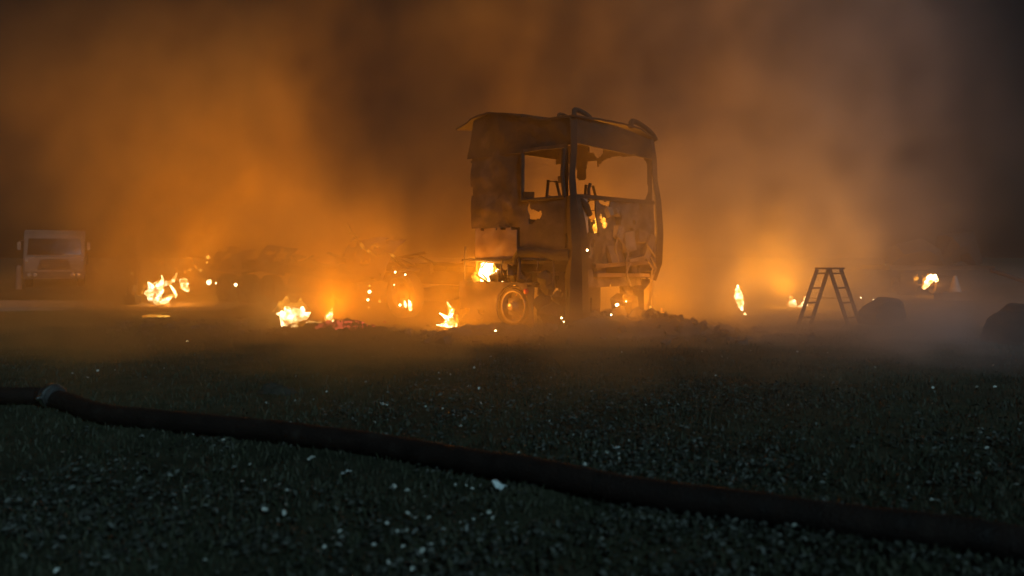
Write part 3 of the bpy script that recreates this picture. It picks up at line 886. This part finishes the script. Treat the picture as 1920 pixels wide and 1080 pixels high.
flame([[(1215, 592, 5), (1222, 584, 6), (1218, 574, 2)], [(1240, 592, 4), (1243, 585, 4), (1240, 578, 1)]],
      14.9, 'added low fire, unseen behind the ash heap, lighting the smoke before the cab', core='flame_edge', edge=False, lamp=26, lamp_at=(1235, 560))  # added unseen fire, there to light the smoke veil at the cab
# fires hidden by the wreck and the smoke that light the air behind it
flame([[(470, 548, 10), (476, 535, 13), (468, 518, 8), (474, 500, 1)]], 25.5, 'fire hidden in thick smoke beyond the middle of the burnt trailer', lamp=760, lamp_at=(425, 465), core='flame_edge', edge=False, lamp_r=.5)
flame([[(1085, 560, 12), (1080, 540, 14), (1090, 520, 6), (1086, 505, 1)]], 19, 'fire behind the cab, hidden by its shell', lamp=340, lamp_at=(1085, 460), lamp_r=.4)

def glow_dot(px, py, r, d, label, core='flame', cat='ember'):
    b = MB(); k = d / F; r *= .8
    prof = [(.001, -1), (.55, -.8), (.95, -.3), (1, .1), (.75, .6), (.3, .95), (.001, 1.05)]
    sc = random.uniform(.85, 1.2)
    b.lathe([(a * r * k, h * r * k * sc) for a, h in prof], 10, axis='Z')
    for i, v in enumerate(b.v):
        b.v[i] = tuple(Vector(v) * (1 + .25 * N(v[0] * 40 / (r * k * 20), v[1] * 3, v[2] * 40 / (r * k * 20) + px)))
    o = b.build('ember', core); o.location = P(px, py, d)
    o.rotation_euler = (0, random.uniform(-.5, .5), 0)
    return tag(o, label, cat, 'glowing embers on the wreckage and ground')
DOTS = [
    (392, 529, 6, 19.9, 'oval white-hot ember on the trailer right of the small bright flame'),
    (405, 531, 2.2, 19.9, 'tiny ember touching the right of the oval white-hot ember'),
    (442, 534, 4.4, 19.3, 'round bright ember alone on the middle of the trailer'),
    (467, 543, 1.2, 19, 'faint speck of ember on the trailer, right of the round bright one'),
    (390, 482, 5, 20.0, 'orange ember glowing highest above the left end of the trailer'),
    (388, 492, 3, 20.0, 'dim ember just under the highest orange one'),
    (248, 512, 3, 21.0, 'dim ember floating left of the large left-hand blaze'),
    (376, 507, 3, 20.2, 'pale orange ember halfway between trailer frame and highest ember'),
    (693, 547, 4.6, 16.6, 'largest ember of the vertical row on the trailer wheels'),
    (690, 562, 3.7, 16.6, 'middle ember of the vertical row on the trailer wheels'),
    (692, 576, 2.8, 16.6, 'lowest and dimmest ember of the vertical row on the trailer wheels'),
    (693, 536, 2.6, 16.6, 'orange ember topping the vertical row on the trailer wheels'),
    (712, 565, 3, 16.4, 'faint ember right of the vertical row on the trailer wheels'),
    (741, 510, 2.2, 16, 'left of the two sparks above the small upright flame'),
    (760, 515, 1.9, 16, 'right of the two sparks above the small upright flame'),
    (739, 534, 1.6, 16, 'spark below the pair above the small upright flame'),
    (750, 572, 3.2, 15.6, 'round ember just left of the small upright flame'),
    (352, 640, 2.2, 12.3, 'lone spark in the dark grass left of the biggest fire'),
    (929, 620, 2.4, 13.0, 'spark on the ash below the bare wheel'),
    (1053, 596, 2.6, 13.2, 'upper spark on the ash right of the bare wheel'),
    (1057, 603, 1.7, 13.15, 'lower spark on the ash right of the bare wheel'),
    (1157, 572, 4.4, 14.0, 'brightest ember under the front bumper beam of the cab'),
    (1174, 565, 1.7, 14.0, 'spark above and right of the brightest ember under the bumper beam'),
    (1146, 590, 2.2, 13.4, 'spark on the rubble heap in front of the cab'),
    (1101, 469, 2.4, 13.4, 'spark on the bracket at the front corner of the cab'),
    (1614, 558, 1.6, 18, 'left of the two sparks over the boulder'),
    (1638, 562, 1.4, 18, 'right of the two sparks over the boulder'),
    (1690, 561, 3.2, 25, 'pink glowing ember under the left dark wheel'),
    (945, 512, 2.4, 15.2, 'spark in the opening left of the low orange flames'),
    (955, 572, 3.4, 14.42, 'ember glowing inside the bare wheel rim'),
]
SOFT = {(248, 512), (390, 482), (388, 492), (376, 507), (692, 576), (693, 536), (712, 565), (1690, 561), (467, 543), (955, 572)}
for px, py, r, d, lab in DOTS:
    o = glow_dot(px, py, r, d, lab, 'flame_soft' if (px, py) in SOFT else 'flame')
    if (px, py) == (1157, 572):      # added lamp, lights the smoke and cab front round this ember
        l = bpy.data.lights.new('fire_light', 'POINT'); l.energy = 12 * FIRE_GAIN; l.color = FIRE_COLOR; l.shadow_soft_size = .15
        lo = bpy.data.objects.new('fire_light', l); COL.objects.link(lo); lo.parent = o; lo.location = (.1, -.25, .15)

# ember heap and glowing strips on the ground
e_ = heap('ember_heap', *G(640, 622).xy, 1.0, .5, .20, 'char', 17, label='charred heap beside the biggest fire with red embers glowing on its side', cat='ember heap')
b = MB()
for k in range(60):
    x = random.gauss(.12, .26); y = -.30 + random.uniform(-.1, .16); s_ = random.uniform(.02, .07)
    b.box((x, y, .13 + .3 * (y + .3) + random.uniform(-.02, .03)), (s_ * 1.6, s_, s_ * .6), (random.uniform(-.4, .4), random.uniform(-.4, .4), random.uniform(0, 3)), s_ * .2)
tag(b.build('glowing_coals', 'ember_red', e_, smooth=False), kind='stuff')
b = MB()
for k in range(26):
    x = random.uniform(-.25, .28); s_ = random.uniform(.02, .06)
    b.box((x, random.uniform(-.08, .08), .03), (s_ * 2, s_, s_ * .7), (0, 0, random.uniform(0, 3)), s_ * .2)
o = b.build('burning_litter', 'flame_soft', smooth=False); o.location = P(293, 594, 17)
o.location.z = .0
tag(o, 'flat strip of burning litter on the ground below the large left-hand blaze', 'embers')

# small burning box left of the blaze
bx_ = empty('metal_drum', G(247, 576.5), 0, label='small lit drum standing at the left tip of the burnt trailer', cat='drum')
bx_.location.z = .30
b = MB(); b.lathe([(.0, 0), (.10, 0), (.105, .03), (.10, .12), (.108, .14), (.10, .25), (.105, .28), (.09, .28)], 20, axis='Z'); b.build('body', 'pale_panel', bx_)
b = MB(); b.lathe([(.09, .27), (.03, .29), (.001, .29)], 20, axis='Z'); b.build('lid', 'burnt', bx_)
b = MB(); b.box((0, 0, -.15), (.35, .3, .3), jit=.04); b.build('stand', 'burnt_dark', bx_)

# ------------------------------------------------------------------ parked lorry far left
lor = empty('parked_lorry', (-20.0, 34.0, 0), R(27), label='pale parked lorry facing the camera in the dark beyond the gravel track', cat='lorry')
lor.location = (P(102, 540, 33.0).x, 33.0, 0)
def lb(name, mat, fn, parent=lor, smooth=True):
    b = MB(); fn(b); return b.build(name, mat, parent, smooth)
def cabfn(b):
    # front face outline swept back; x across, y depth (front at y=0), z up
    prof = [(.0, .45), (-.03, .62), (-.02, 1.25), (.06, 1.32), (.30, 2.10), (.55, 2.34), (1.0, 2.40)]
    vs = []; n = len(prof)
    for x in (-1.12, -1.06, 1.06, 1.12):
        for (y, z) in prof:
            vs.append((x, y + (.06 if abs(x) > 1.1 else 0), z))
    fs = [(i * n + j, i * n + j + 1, (i + 1) * n + j + 1, (i + 1) * n + j) for i in range(3) for j in range(n - 1)]
    b.add(vs, fs)
    for x in (-1.12, 1.12):
        k = len(b.v)
        pts = [(x, y + .06, z) for y, z in prof] + [(x, 1.9, 2.38), (x, 1.9, .45)]
        b.v += pts; b.f.append(tuple(range(k, k + len(pts))) if x > 0 else tuple(range(k + len(pts) - 1, k - 1, -1)))
    b.box((0, 1.45, 2.39), (2.2, .9, .04))
body = lb('cab', 'white_paint', cabfn)
lb('windscreen', 'glass', lambda b: b.add([(-.98, .035, 1.36), (.98, .035, 1.36), (.94, .245, 2.04), (-.94, .245, 2.04)], [(0, 1, 2, 3)]) or b.box((0, .19, 1.33), (2.0, .05, .03)))
lb('grille', 'grey_plastic', lambda b: [b.box((0, -.045, .78 + .075 * k), (1.25 - .05 * k, .05, .05)) for k in range(6)])
lb('bumper', 'grey_plastic', lambda b: (b.box((0, -.06, .50), (2.2, .16, .30)), b.box((0, -.14, .52), (.52, .02, .12))))
for x in (-.78, .78):
    hl = lb('headlamp', 'grey_plastic', lambda b: b.box((x, -.1, .52), (.42, .12, .2)))
    lb('lens', 'lens', lambda b: [b.lathe([(.001, -.05), (.06, -.04), (.085, 0)], 14, (x + q, -.16, .52)) for q in (-.1, .1)], hl)
for x in (-1.26, 1.26):
    mr_ = lb('mirror', 'white_paint', lambda b: b.box((x, .05, 1.72), (.12, .1, .32)))
    lb('mirror_arm', 'grey_plastic', lambda b: b.tube([(x * .86, .2, 1.95), (x, .08, 1.92)], .02, 6), mr_)
for x in (-.95, .95):
    b = MB(); b.lathe([(.001, -.10), (.2, -.13), (.42, -.13), (.46, -.08), (.46, .1), (.42, .14), (.2, .14)], 24)
    b.v = [(x + v[1], .75 + v[0], .46 + v[2]) for v in b.v]
    b.build('wheel', 'rubber', lor)
lb('load_bed', 'grey_plastic', lambda b: (b.box((0, 4.4, .95), (2.3, 4.6, .12)), b.box((-1.12, 4.4, 1.22), (.05, 4.6, .45)), b.box((1.12, 4.4, 1.22), (.05, 4.6, .45))))
lb('chassis', 'burnt_dark', lambda b: (b.box((-.4, 3.6, .72), (.1, 6, .22)), b.box((.4, 3.6, .72), (.1, 6, .22))))
lb('indicator_lamp', 'lens', lambda b: b.lathe([(.001, -.05), (.045, -.04), (.06, .03)], 12, (-1.0, -.05, 1.10)))
lb('indicator_lamp', 'lens', lambda b: b.lathe([(.001, -.05), (.03, -.04), (.05, .03)], 12, (1.02, -.03, 1.10)))
o = MB(); o.tube([(0, 0, 0), (.01, 0, .9)], [.12, .10], 12); o.tube([(.01, 0, .9), (.01, 0, .95)], [.10, .05], 12)
o = o.build('bollard', 'dull_grey'); o.location = (P(35, 540, 31).x, 31, 0)
tag(o, 'short dull bollard standing left of the parked lorry', 'bollard')
o = MB(); o.tube([(0, 0, 0), (.02, 0, 1.2), (0, 0, 2.05)], [.04, .035, .03], 8); o.lathe([(.042, 2.05), (.042, 2.09), (.001, 2.11)], 8, axis='Z')
o = o.build('post', 'dull_grey'); o.location = (P(256, 540, 28).x, 28, 0)
tag(o, 'thin pale upright post behind the left end of the trailer', 'post')
o = MB(); o.tube([(0, 0, 0), (-.06, 0, 1.1), (-.16, 0, 1.95)], [.03, .03, .025], 8)
o = o.build('post', 'dull_grey'); o.location = (P(268, 540, 28.5).x, 28.5, 0)
tag(o, 'leaning post just right of the thin pale upright one', 'post')

# ------------------------------------------------------------------ right side: ladder, boulder, mound, trailer with wheels, cone
def build_ladder():
    d = 15.3
    root = empty('stepladder', (P(1549, 607, d).x, d, gz(6.1, d)), 0, label='open wooden A-frame stepladder silhouetted against the fire glow', cat='ladder')
    H = 1.07
    wv = Vector((.34, .26, 0))
    def rail(a, c, n=1):
        b = MB()
        a, c = Vector(a), Vector(c)
        t = (c - a).normalized(); s = Vector((t.z, 0, -t.x)).normalized(); q = t.cross(s)
        vs = []
        for p in (a, c):
            for i, j in ((-1, -1), (1, -1), (1, 1), (-1, 1)): vs.append(p + s * .033 * i + q * .016 * j)
        b.add(vs, [(0, 3, 2, 1), (4, 5, 6, 7), (0, 1, 5, 4), (1, 2, 6, 5), (2, 3, 7, 6), (3, 0, 4, 7)])
        return b.build('rail', 'wood', root, smooth=False)
    for sgn, fx, tx in ((-1, -.60, -.22), (1, .36, .02)):
        f0 = Vector((fx, -.15, 0)); t0 = Vector((tx, -.12, H))
        rail(f0, t0); rail(f0 + wv, t0 + wv * .92)
        for k in range(4):
            a = .13 + k * .265
            b = MB(); p = f0.lerp(t0, a); q = (f0 + wv).lerp(t0 + wv * .92, a)
            m = (p + q) / 2; dd = (q - p); L = dd.length
            b.box(m, (L, .075, .028), (0, 0, math.atan2(dd.y, dd.x)))
            b.build('rung', 'wood', root, smooth=False)
    b = MB(); b.box((.07, .0, H + .015), (.42, .36, .03), (0, 0, R(8)))
    b.build('top_step', 'wood', root, smooth=False)
    b = MB()
    for k in (0, 1):
        o_ = wv * (.05 + .9 * k)
        b.tube([Vector((-.41, -.13, .52)) + o_, Vector((-.07, -.13, .50)) + o_, Vector((.20, -.13, .52)) + o_], .004, 4)
    b.build('stay_cord', 'char', root)
build_ladder()
def rock(name, loc, outline, depth, mat, seed, label, cat):
    """boulder from profile half-widths: outline = [(z, x_left, x_right)]"""
    b = MB(); n = 26
    vs = []; L = []
    for i in range(len(outline) * 4 - 3):
        a = i / 4; j = min(int(a), len(outline) - 2); f = a - j
        L.append([outline[j][k] + (outline[j + 1][k] - outline[j][k]) * f for k in range(3)])
    for (z, xl, xr) in L:
        cx, rx = (xl + xr) / 2, (xr - xl) / 2
        ry = depth * (.35 + .65 * rx / max((o[2] - o[1]) / 2 for o in outline))
        for k in range(n):
            a = 2 * math.pi * k / n
            ca, sa = math.cos(a), math.sin(a)
            q = Vector((cx + rx * math.copysign(abs(ca) ** .8, ca), ry * math.copysign(abs(sa) ** .8, sa), z))
            w = 1 + .10 * FB(q.x * 4, q.y * 4, q.z * 4 + seed) + .05 * N(q.x * 14, q.y * 14, q.z * 14 + seed)
            vs.append((q.x * w, q.y * w, z * (1 + .03 * N(q.x * 6, q.y * 6, seed))))
    m = len(L)
    fs = [(i * n + k, i * n + (k + 1) % n, (i + 1) * n + (k + 1) % n, (i + 1) * n + k) for i in range(m - 1) for k in range(n)]
    fs.append(tuple((m - 1) * n + k for k in range(n)))
    b.add(vs, fs)
    o = b.build(name, mat); o.location = loc
    return tag(o, label, cat)
rock('boulder', (P(1652, 607, 15.4).x, 15.4, -.03), [(0, -.33, .36), (.10, -.36, .40), (.24, -.42, .42), (.36, -.30, .38), (.47, -.14, .36), (.53, -.06, .30), (.55, .0, .2)], .4, 'rock', 3,
     'large angular dark boulder sitting right of the stepladder', 'boulder')
rock('earth_mound', (P(1926, 640, 12.2).x, 12.2, -.03), [(0, -.62, .9), (.2, -.56, .86), (.36, -.50, .8), (.45, -.40, .72), (.52, -.30, .2), (.60, -.22, .08), (.62, -.16, .0)], .6, 'earth', 8,
     'lumpy black earth mound at the right edge of the yard', 'mound')
# far trailer on two wheels
ft = empty('far_trailer', (P(1765, 553, 26).x, 26, 0), R(4), label='dark low trailer on fat tyres in the smoke at the right with fire beneath it', cat='trailer')
def ftb(name, mat, fn):
    b = MB(); fn(b); return b.build(name, mat, ft)
ftb('bed', 'char', lambda b: (b.box((.1, 1.2, .93), (3.6, 2.2, .14), jit=.02), b.tube([(-1.5, .6, 1.0), (-1.2, .6, 1.35), (-.3, .7, 1.5), (.2, .7, 1.3), (.5, .7, 1.05)], [.1, .4, .35, .3, .1], 10, wob=.6), b.tube([(.5, 1.0, 1.0), (.9, 1.0, 1.6), (1.5, 1.1, 1.7), (1.9, 1.0, 1.0)], [.2, .5, .5, .2], 10, wob=.6)))
for x in (-1.08, .18):
    t_ = ftb('tyre', 'char', lambda b: (b.lathe([(.14, -.16), (.27, -.17), (.32, -.10), (.32, .12), (.27, .18), (.14, .17)], 24, (0, 0, 0)),
                                        setattr(b, 'v', [(x + v[1] * 1.75, .35 + v[0], .34 + v[2]) for v in b.v])))
ftb('axle', 'burnt_dark', lambda b: b.tube([(-1.0, .35, .34), (.15, .35, .34)], .05, 8))
ftb('drawbar', 'burnt_dark', lambda b: b.tube([(1.7, 0, .85), (2.6, -.3, .5), (3.3, -.5, .35)], .07, 8))
ftb('mudflap', 'rubber', lambda b: b.box((-1.08, .02, .62), (.6, .03, .3), jit=.02))
cone = empty('traffic_cone', (P(1798, 545, 23).x, 23.2, 0), 0, label='pale traffic cone on a dark square base right of the far trailer wheels', cat='cone')
cone.location.z = .24
b = MB(); b.lathe([(.175, .03), (.10, .30), (.045, .49), (.03, .50), (.001, .50)], 24, axis='Z'); b.build('body', 'cone_white', cone)
b = MB(); b.box((0, 0, .015), (.46, .42, .03)); b.build('base', 'rubber', cone)
o = MB(); o.box((0, .1, .12), (.9, .5, .24), jit=.02); o = o.build('concrete_block', 'earth'); o.location = (cone.location.x, 23.2, 0)
tag(o, 'low dark block carrying the pale traffic cone', 'block')

# ------------------------------------------------------------------ hose across the foreground
hose = empty('suction_hose', (0, 4.6, 0), 0, label='thick black hose lying across the dark grass in the foreground', cat='hose')
HP = [(-260, 738), (-140, 741), (-20, 744), (60, 745), (100, 748), (135, 758), (190, 774), (300, 787), (500, 810), (700, 834), (850, 862), (1000, 890), (1200, 925), (1400, 955), (1600, 985), (1800, 1014), (1960, 1038), (2150, 1066), (2350, 1092)]
HR = .078
pts = []
for (px, py) in HP:
    d = (EYE - HR) * F / (py - HZ)
    pts.append(Vector(((px - 960) / F * d, d - 4.6, HR + gz((px - 960) / F * d, d))))
def catmull(p, n=8):
    out = []
    for i in range(len(p) - 1):
        a, b_, c, d_ = p[max(i - 1, 0)], p[i], p[i + 1], p[min(i + 2, len(p) - 1)]
        for k in range(n):
            t = k / n
            out.append(.5 * ((2 * b_) + (c - a) * t + (2 * a - 5 * b_ + 4 * c - d_) * t * t + (3 * b_ - a - 3 * c + d_) * t ** 3))
    out.append(p[-1]); return out
hp = catmull(pts, 10)
hp = [p + Vector((.012 * N(i * .21, 1), .02 * N(i * .17, 4), .006 * N(i * .3, 7))) for i, p in enumerate(hp)]
b = MB(); b.tube(hp, [HR * (1 + .05 * N(i * .35, 9) + .02 * math.sin(i * 2.2)) for i in range(len(hp))], 28, 1.06)
b.build('hose_tube', 'hose', hose)
cp = pts[4]; cdir = (pts[5] - pts[3]).normalized()
b = MB(); pr = [(-.10, .08), (-.08, .092), (-.04, .092), (-.035, .10), (.015, .10), (.02, .094), (.06, .094), (.08, .08)]
b.tube([cp + cdir * a + Vector((0, 0, .02)) for a, r in pr], [r for a, r in pr], 26)
cpl = b.build('coupling', 'grey_plastic', hose)
b = MB(); pr = [(-.034, .096), (-.03, .112), (.006, .112), (.01, .096)]
b.tube([cp + cdir * a + Vector((0, 0, .02)) for a, r in pr], [r for a, r in pr], 30)
b.build('coupling_ring', 'chrome', cpl)
b = MB(); side = Vector((cdir.y, -cdir.x, 0))
q0 = cp + side * .105 + Vector((0, 0, .02))
b.tube([q0, q0 + side * .03, q0 + side * .045], [.02, .024, .012], 12)
b.build('coupling_lug', 'chrome', cpl)

# ------------------------------------------------------------------ grass, ground leaves, pale specks
import numpy as np
rng = np.random.default_rng(5)
def scatter(n, y0, y1, power=1.6):
    """points over the near yard, denser towards the near part"""
    y = y0 + (y1 - y0) * rng.random(n) ** power
    x = (rng.random(n) * 2 - 1) * (y * .72 + 1.2)
    return x, y
def patch(x, y, s, seed):
    return np.array([FB(a * s, b_ * s, seed) for a, b_ in zip(x, y)])
def quads(name, mat, x, y, size, tilt, zoff, aspect=1.5, blade=False):
    n = len(x)
    zz = np.array([gz(a, b_) for a, b_ in zip(x, y)])
    yaw = rng.random(n) * 6.283
    L = size * (.6 + .8 * rng.random(n)); Wd = L / aspect
    v = np.zeros((n, 4, 3))
    if blade:
        lean = (rng.random((n, 2)) - .5) * L[:, None] * 1.1
        dx, dy = np.cos(yaw), np.sin(yaw); w = .0035 + .003 * rng.random(n)
        v[:, 0] = np.c_[x - dx * w, y - dy * w, zz - .01]; v[:, 1] = np.c_[x + dx * w, y + dy * w, zz - .01]
        v[:, 2] = np.c_[x + dx * w * .8 + lean[:, 0] * .4, y + dy * w * .8 + lean[:, 1] * .4, zz + L * .6]
        v[:, 3] = np.c_[x + lean[:, 0], y + lean[:, 1], zz + L]
    else:
        # a pointed oval leaf folded along its midrib: 6 points, two 4-cornered halves
        ph = tilt * (rng.random(n) ** .8); az = rng.random(n) * 6.283
        nrm = np.c_[np.sin(ph) * np.cos(az), np.sin(ph) * np.sin(az), np.cos(ph)]
        a = np.c_[np.cos(yaw), np.sin(yaw), np.zeros(n)]
        a -= nrm * (a * nrm).sum(1)[:, None]; a /= np.linalg.norm(a, axis=1)[:, None]
        b_ = np.cross(nrm, a)
        c = np.c_[x, y, zz + zoff * rng.random(n) + .006 + np.sin(ph) * L * .4]
        fold = (.05 + .25 * rng.random(n))[:, None]; Lc, Wc = L[:, None], Wd[:, None]
        tip = c + a * Lc / 2 + nrm * Lc * .12 * (rng.random(n)[:, None] - .3); stem = c - a * Lc / 2
        v = np.zeros((n, 8, 3))
        for sg, o_ in ((1, 0), (-1, 4)):
            p1 = c - a * Lc * .22 + sg * b_ * Wc * .42 + nrm * Lc * fold; p2 = c + a * Lc * .16 + sg * b_ * Wc * (.36 + .2 * rng.random(n)[:, None]) + nrm * Lc * fold
            q = [stem, p1, p2, tip] if sg < 0 else [tip, p2, p1, stem]
            for i in range(4): v[:, o_ + i] = q[i]
        v = v.reshape(n * 2, 4, 3); n = n * 2
    me = bpy.data.meshes.new(name)
    me.vertices.add(n * 4); me.loops.add(n * 4); me.polygons.add(n)
    me.vertices.foreach_set('co', v.reshape(-1)); me.loops.foreach_set('vertex_index', np.arange(n * 4))
    me.polygons.foreach_set('loop_start', np.arange(n) * 4)
    me.update(calc_edges=True); me.validate()
    me.materials.append(M[mat])
    o = bpy.data.objects.new(name, me); COL.objects.link(o)
    return tag(o, kind='stuff')
x, y = scatter(90000, 2.6, 14.5, 1.5)
k = patch(x, y, .9, 3) + .5 * patch(x, y, 3.1, 8) + 1.2 * (rng.random(len(x)) - .5) > -.25
quads('grass', 'grass', x[k], y[k], .038, 0, 0, blade=True)
x, y = scatter(85000, 2.6, 13.5, 1.35)
k = patch(x, y, .6, 9) + .7 * patch(x, y, 2.2, 4) + 1.25 * (rng.random(len(x)) - .5) > -.02 + .10 * np.abs(x - .8) + .25 * np.maximum(0, -.8 - x) + .12 * np.maximum(0, y - 6)  # leaves thinned outward and at left, standing in for weaker light there
quads('leaf_litter', 'leaves', x[k], y[k], .031, 1.15, .02, 1.6)
x, y = scatter(1900, 2.6, 12.5, 1.4)
k = (patch(x, y, .8, 14) + .5 * patch(x, y, 3, 2) > .3 + .1 * np.abs(x)) | (rng.random(len(x)) > .90)
quads('pale_leaves', 'pale_leaves', x[k], y[k], .028, 1.2, .045, 1.25)

def scrap(px, py, w, label, cat, seed, mat='scrap', name='scrap', hgt=.5):
    g = G(px, py); s_ = w * g.y / F
    b = MB()
    b.sheet(lambda u, v: Vector(((u - .5) * s_ * (1 + .3 * N(v * 3, seed)), (v - .5) * s_ * 1.2 + .0, .01 + hgt * s_ * (.5 + .6 * FB(u * 2, v * 2, seed)))), 7, 7,
            lambda u, v: math.hypot(u - .5, v - .5) < .42 + .25 * N(u * 5, v * 5, seed), .003, (0, 0, 1))
    o = b.build(name, mat); o.location = (g.x, g.y, gz(g.x, g.y) + .02)
    o.rotation_euler = (R(25), 0, seed)
    return tag(o, label, cat)
scrap(932, 930, 24, 'crumpled pale blue scrap lying just below the hose in the middle', 'scrap', 1.3)
scrap(651, 904, 15, 'small rounded pale blue scrap below the left half of the hose', 'scrap', 4.1)
scrap(717, 766, 15, 'pale dry leaf in the grass above the hose, near the middle', 'leaf', 2.2, 'pale_leaves', 'dry_leaf')
scrap(586, 871, 12, 'small pale leaf just below the hose, left of the round blue scrap', 'leaf', 5.2, 'pale_leaves', 'dry_leaf')
scrap(1157, 853, 12, 'white flake in the grass just above the hose right of centre', 'flake', 3.2, 'scrap', 'flake')
scrap(533, 982, 10, 'right one of the two pale leaves low in the dark left foreground', 'leaf', 6.6, 'pale_leaves', 'dry_leaf')
scrap(494, 975, 10, 'left one of the two pale leaves low in the dark left foreground', 'leaf', 7.6, 'pale_leaves', 'dry_leaf')
heap('soil_clod', *G(515, 735).xy, .24, .16, .10, 'earth', 5, n=20, label='dark clod of soil in the grass between the biggest fire and the hose', cat='clod')

# charred bits thrown round the wreck
b = MB()
for k in range(420):
    t = random.random(); x = -8 + 13 * t; y = 13.2 + abs(random.gauss(0, .8)) * (-1 if random.random() < .5 else 1) + (max(0, -x - 1) * .35)
    if y < 11.5: continue
    s_ = random.uniform(.015, .09) * (1.4 if random.random() < .1 else 1)
    b.box((x, y, gz(x, y) + s_ * .25), (s_ * random.uniform(.6, 2.6), s_, s_ * random.uniform(.25, .9)), (random.uniform(-.5, .5), random.uniform(-.5, .5), random.uniform(0, 3)), s_ * .2)
tag(b.build('charred_debris', 'ash', smooth=False), kind='stuff')
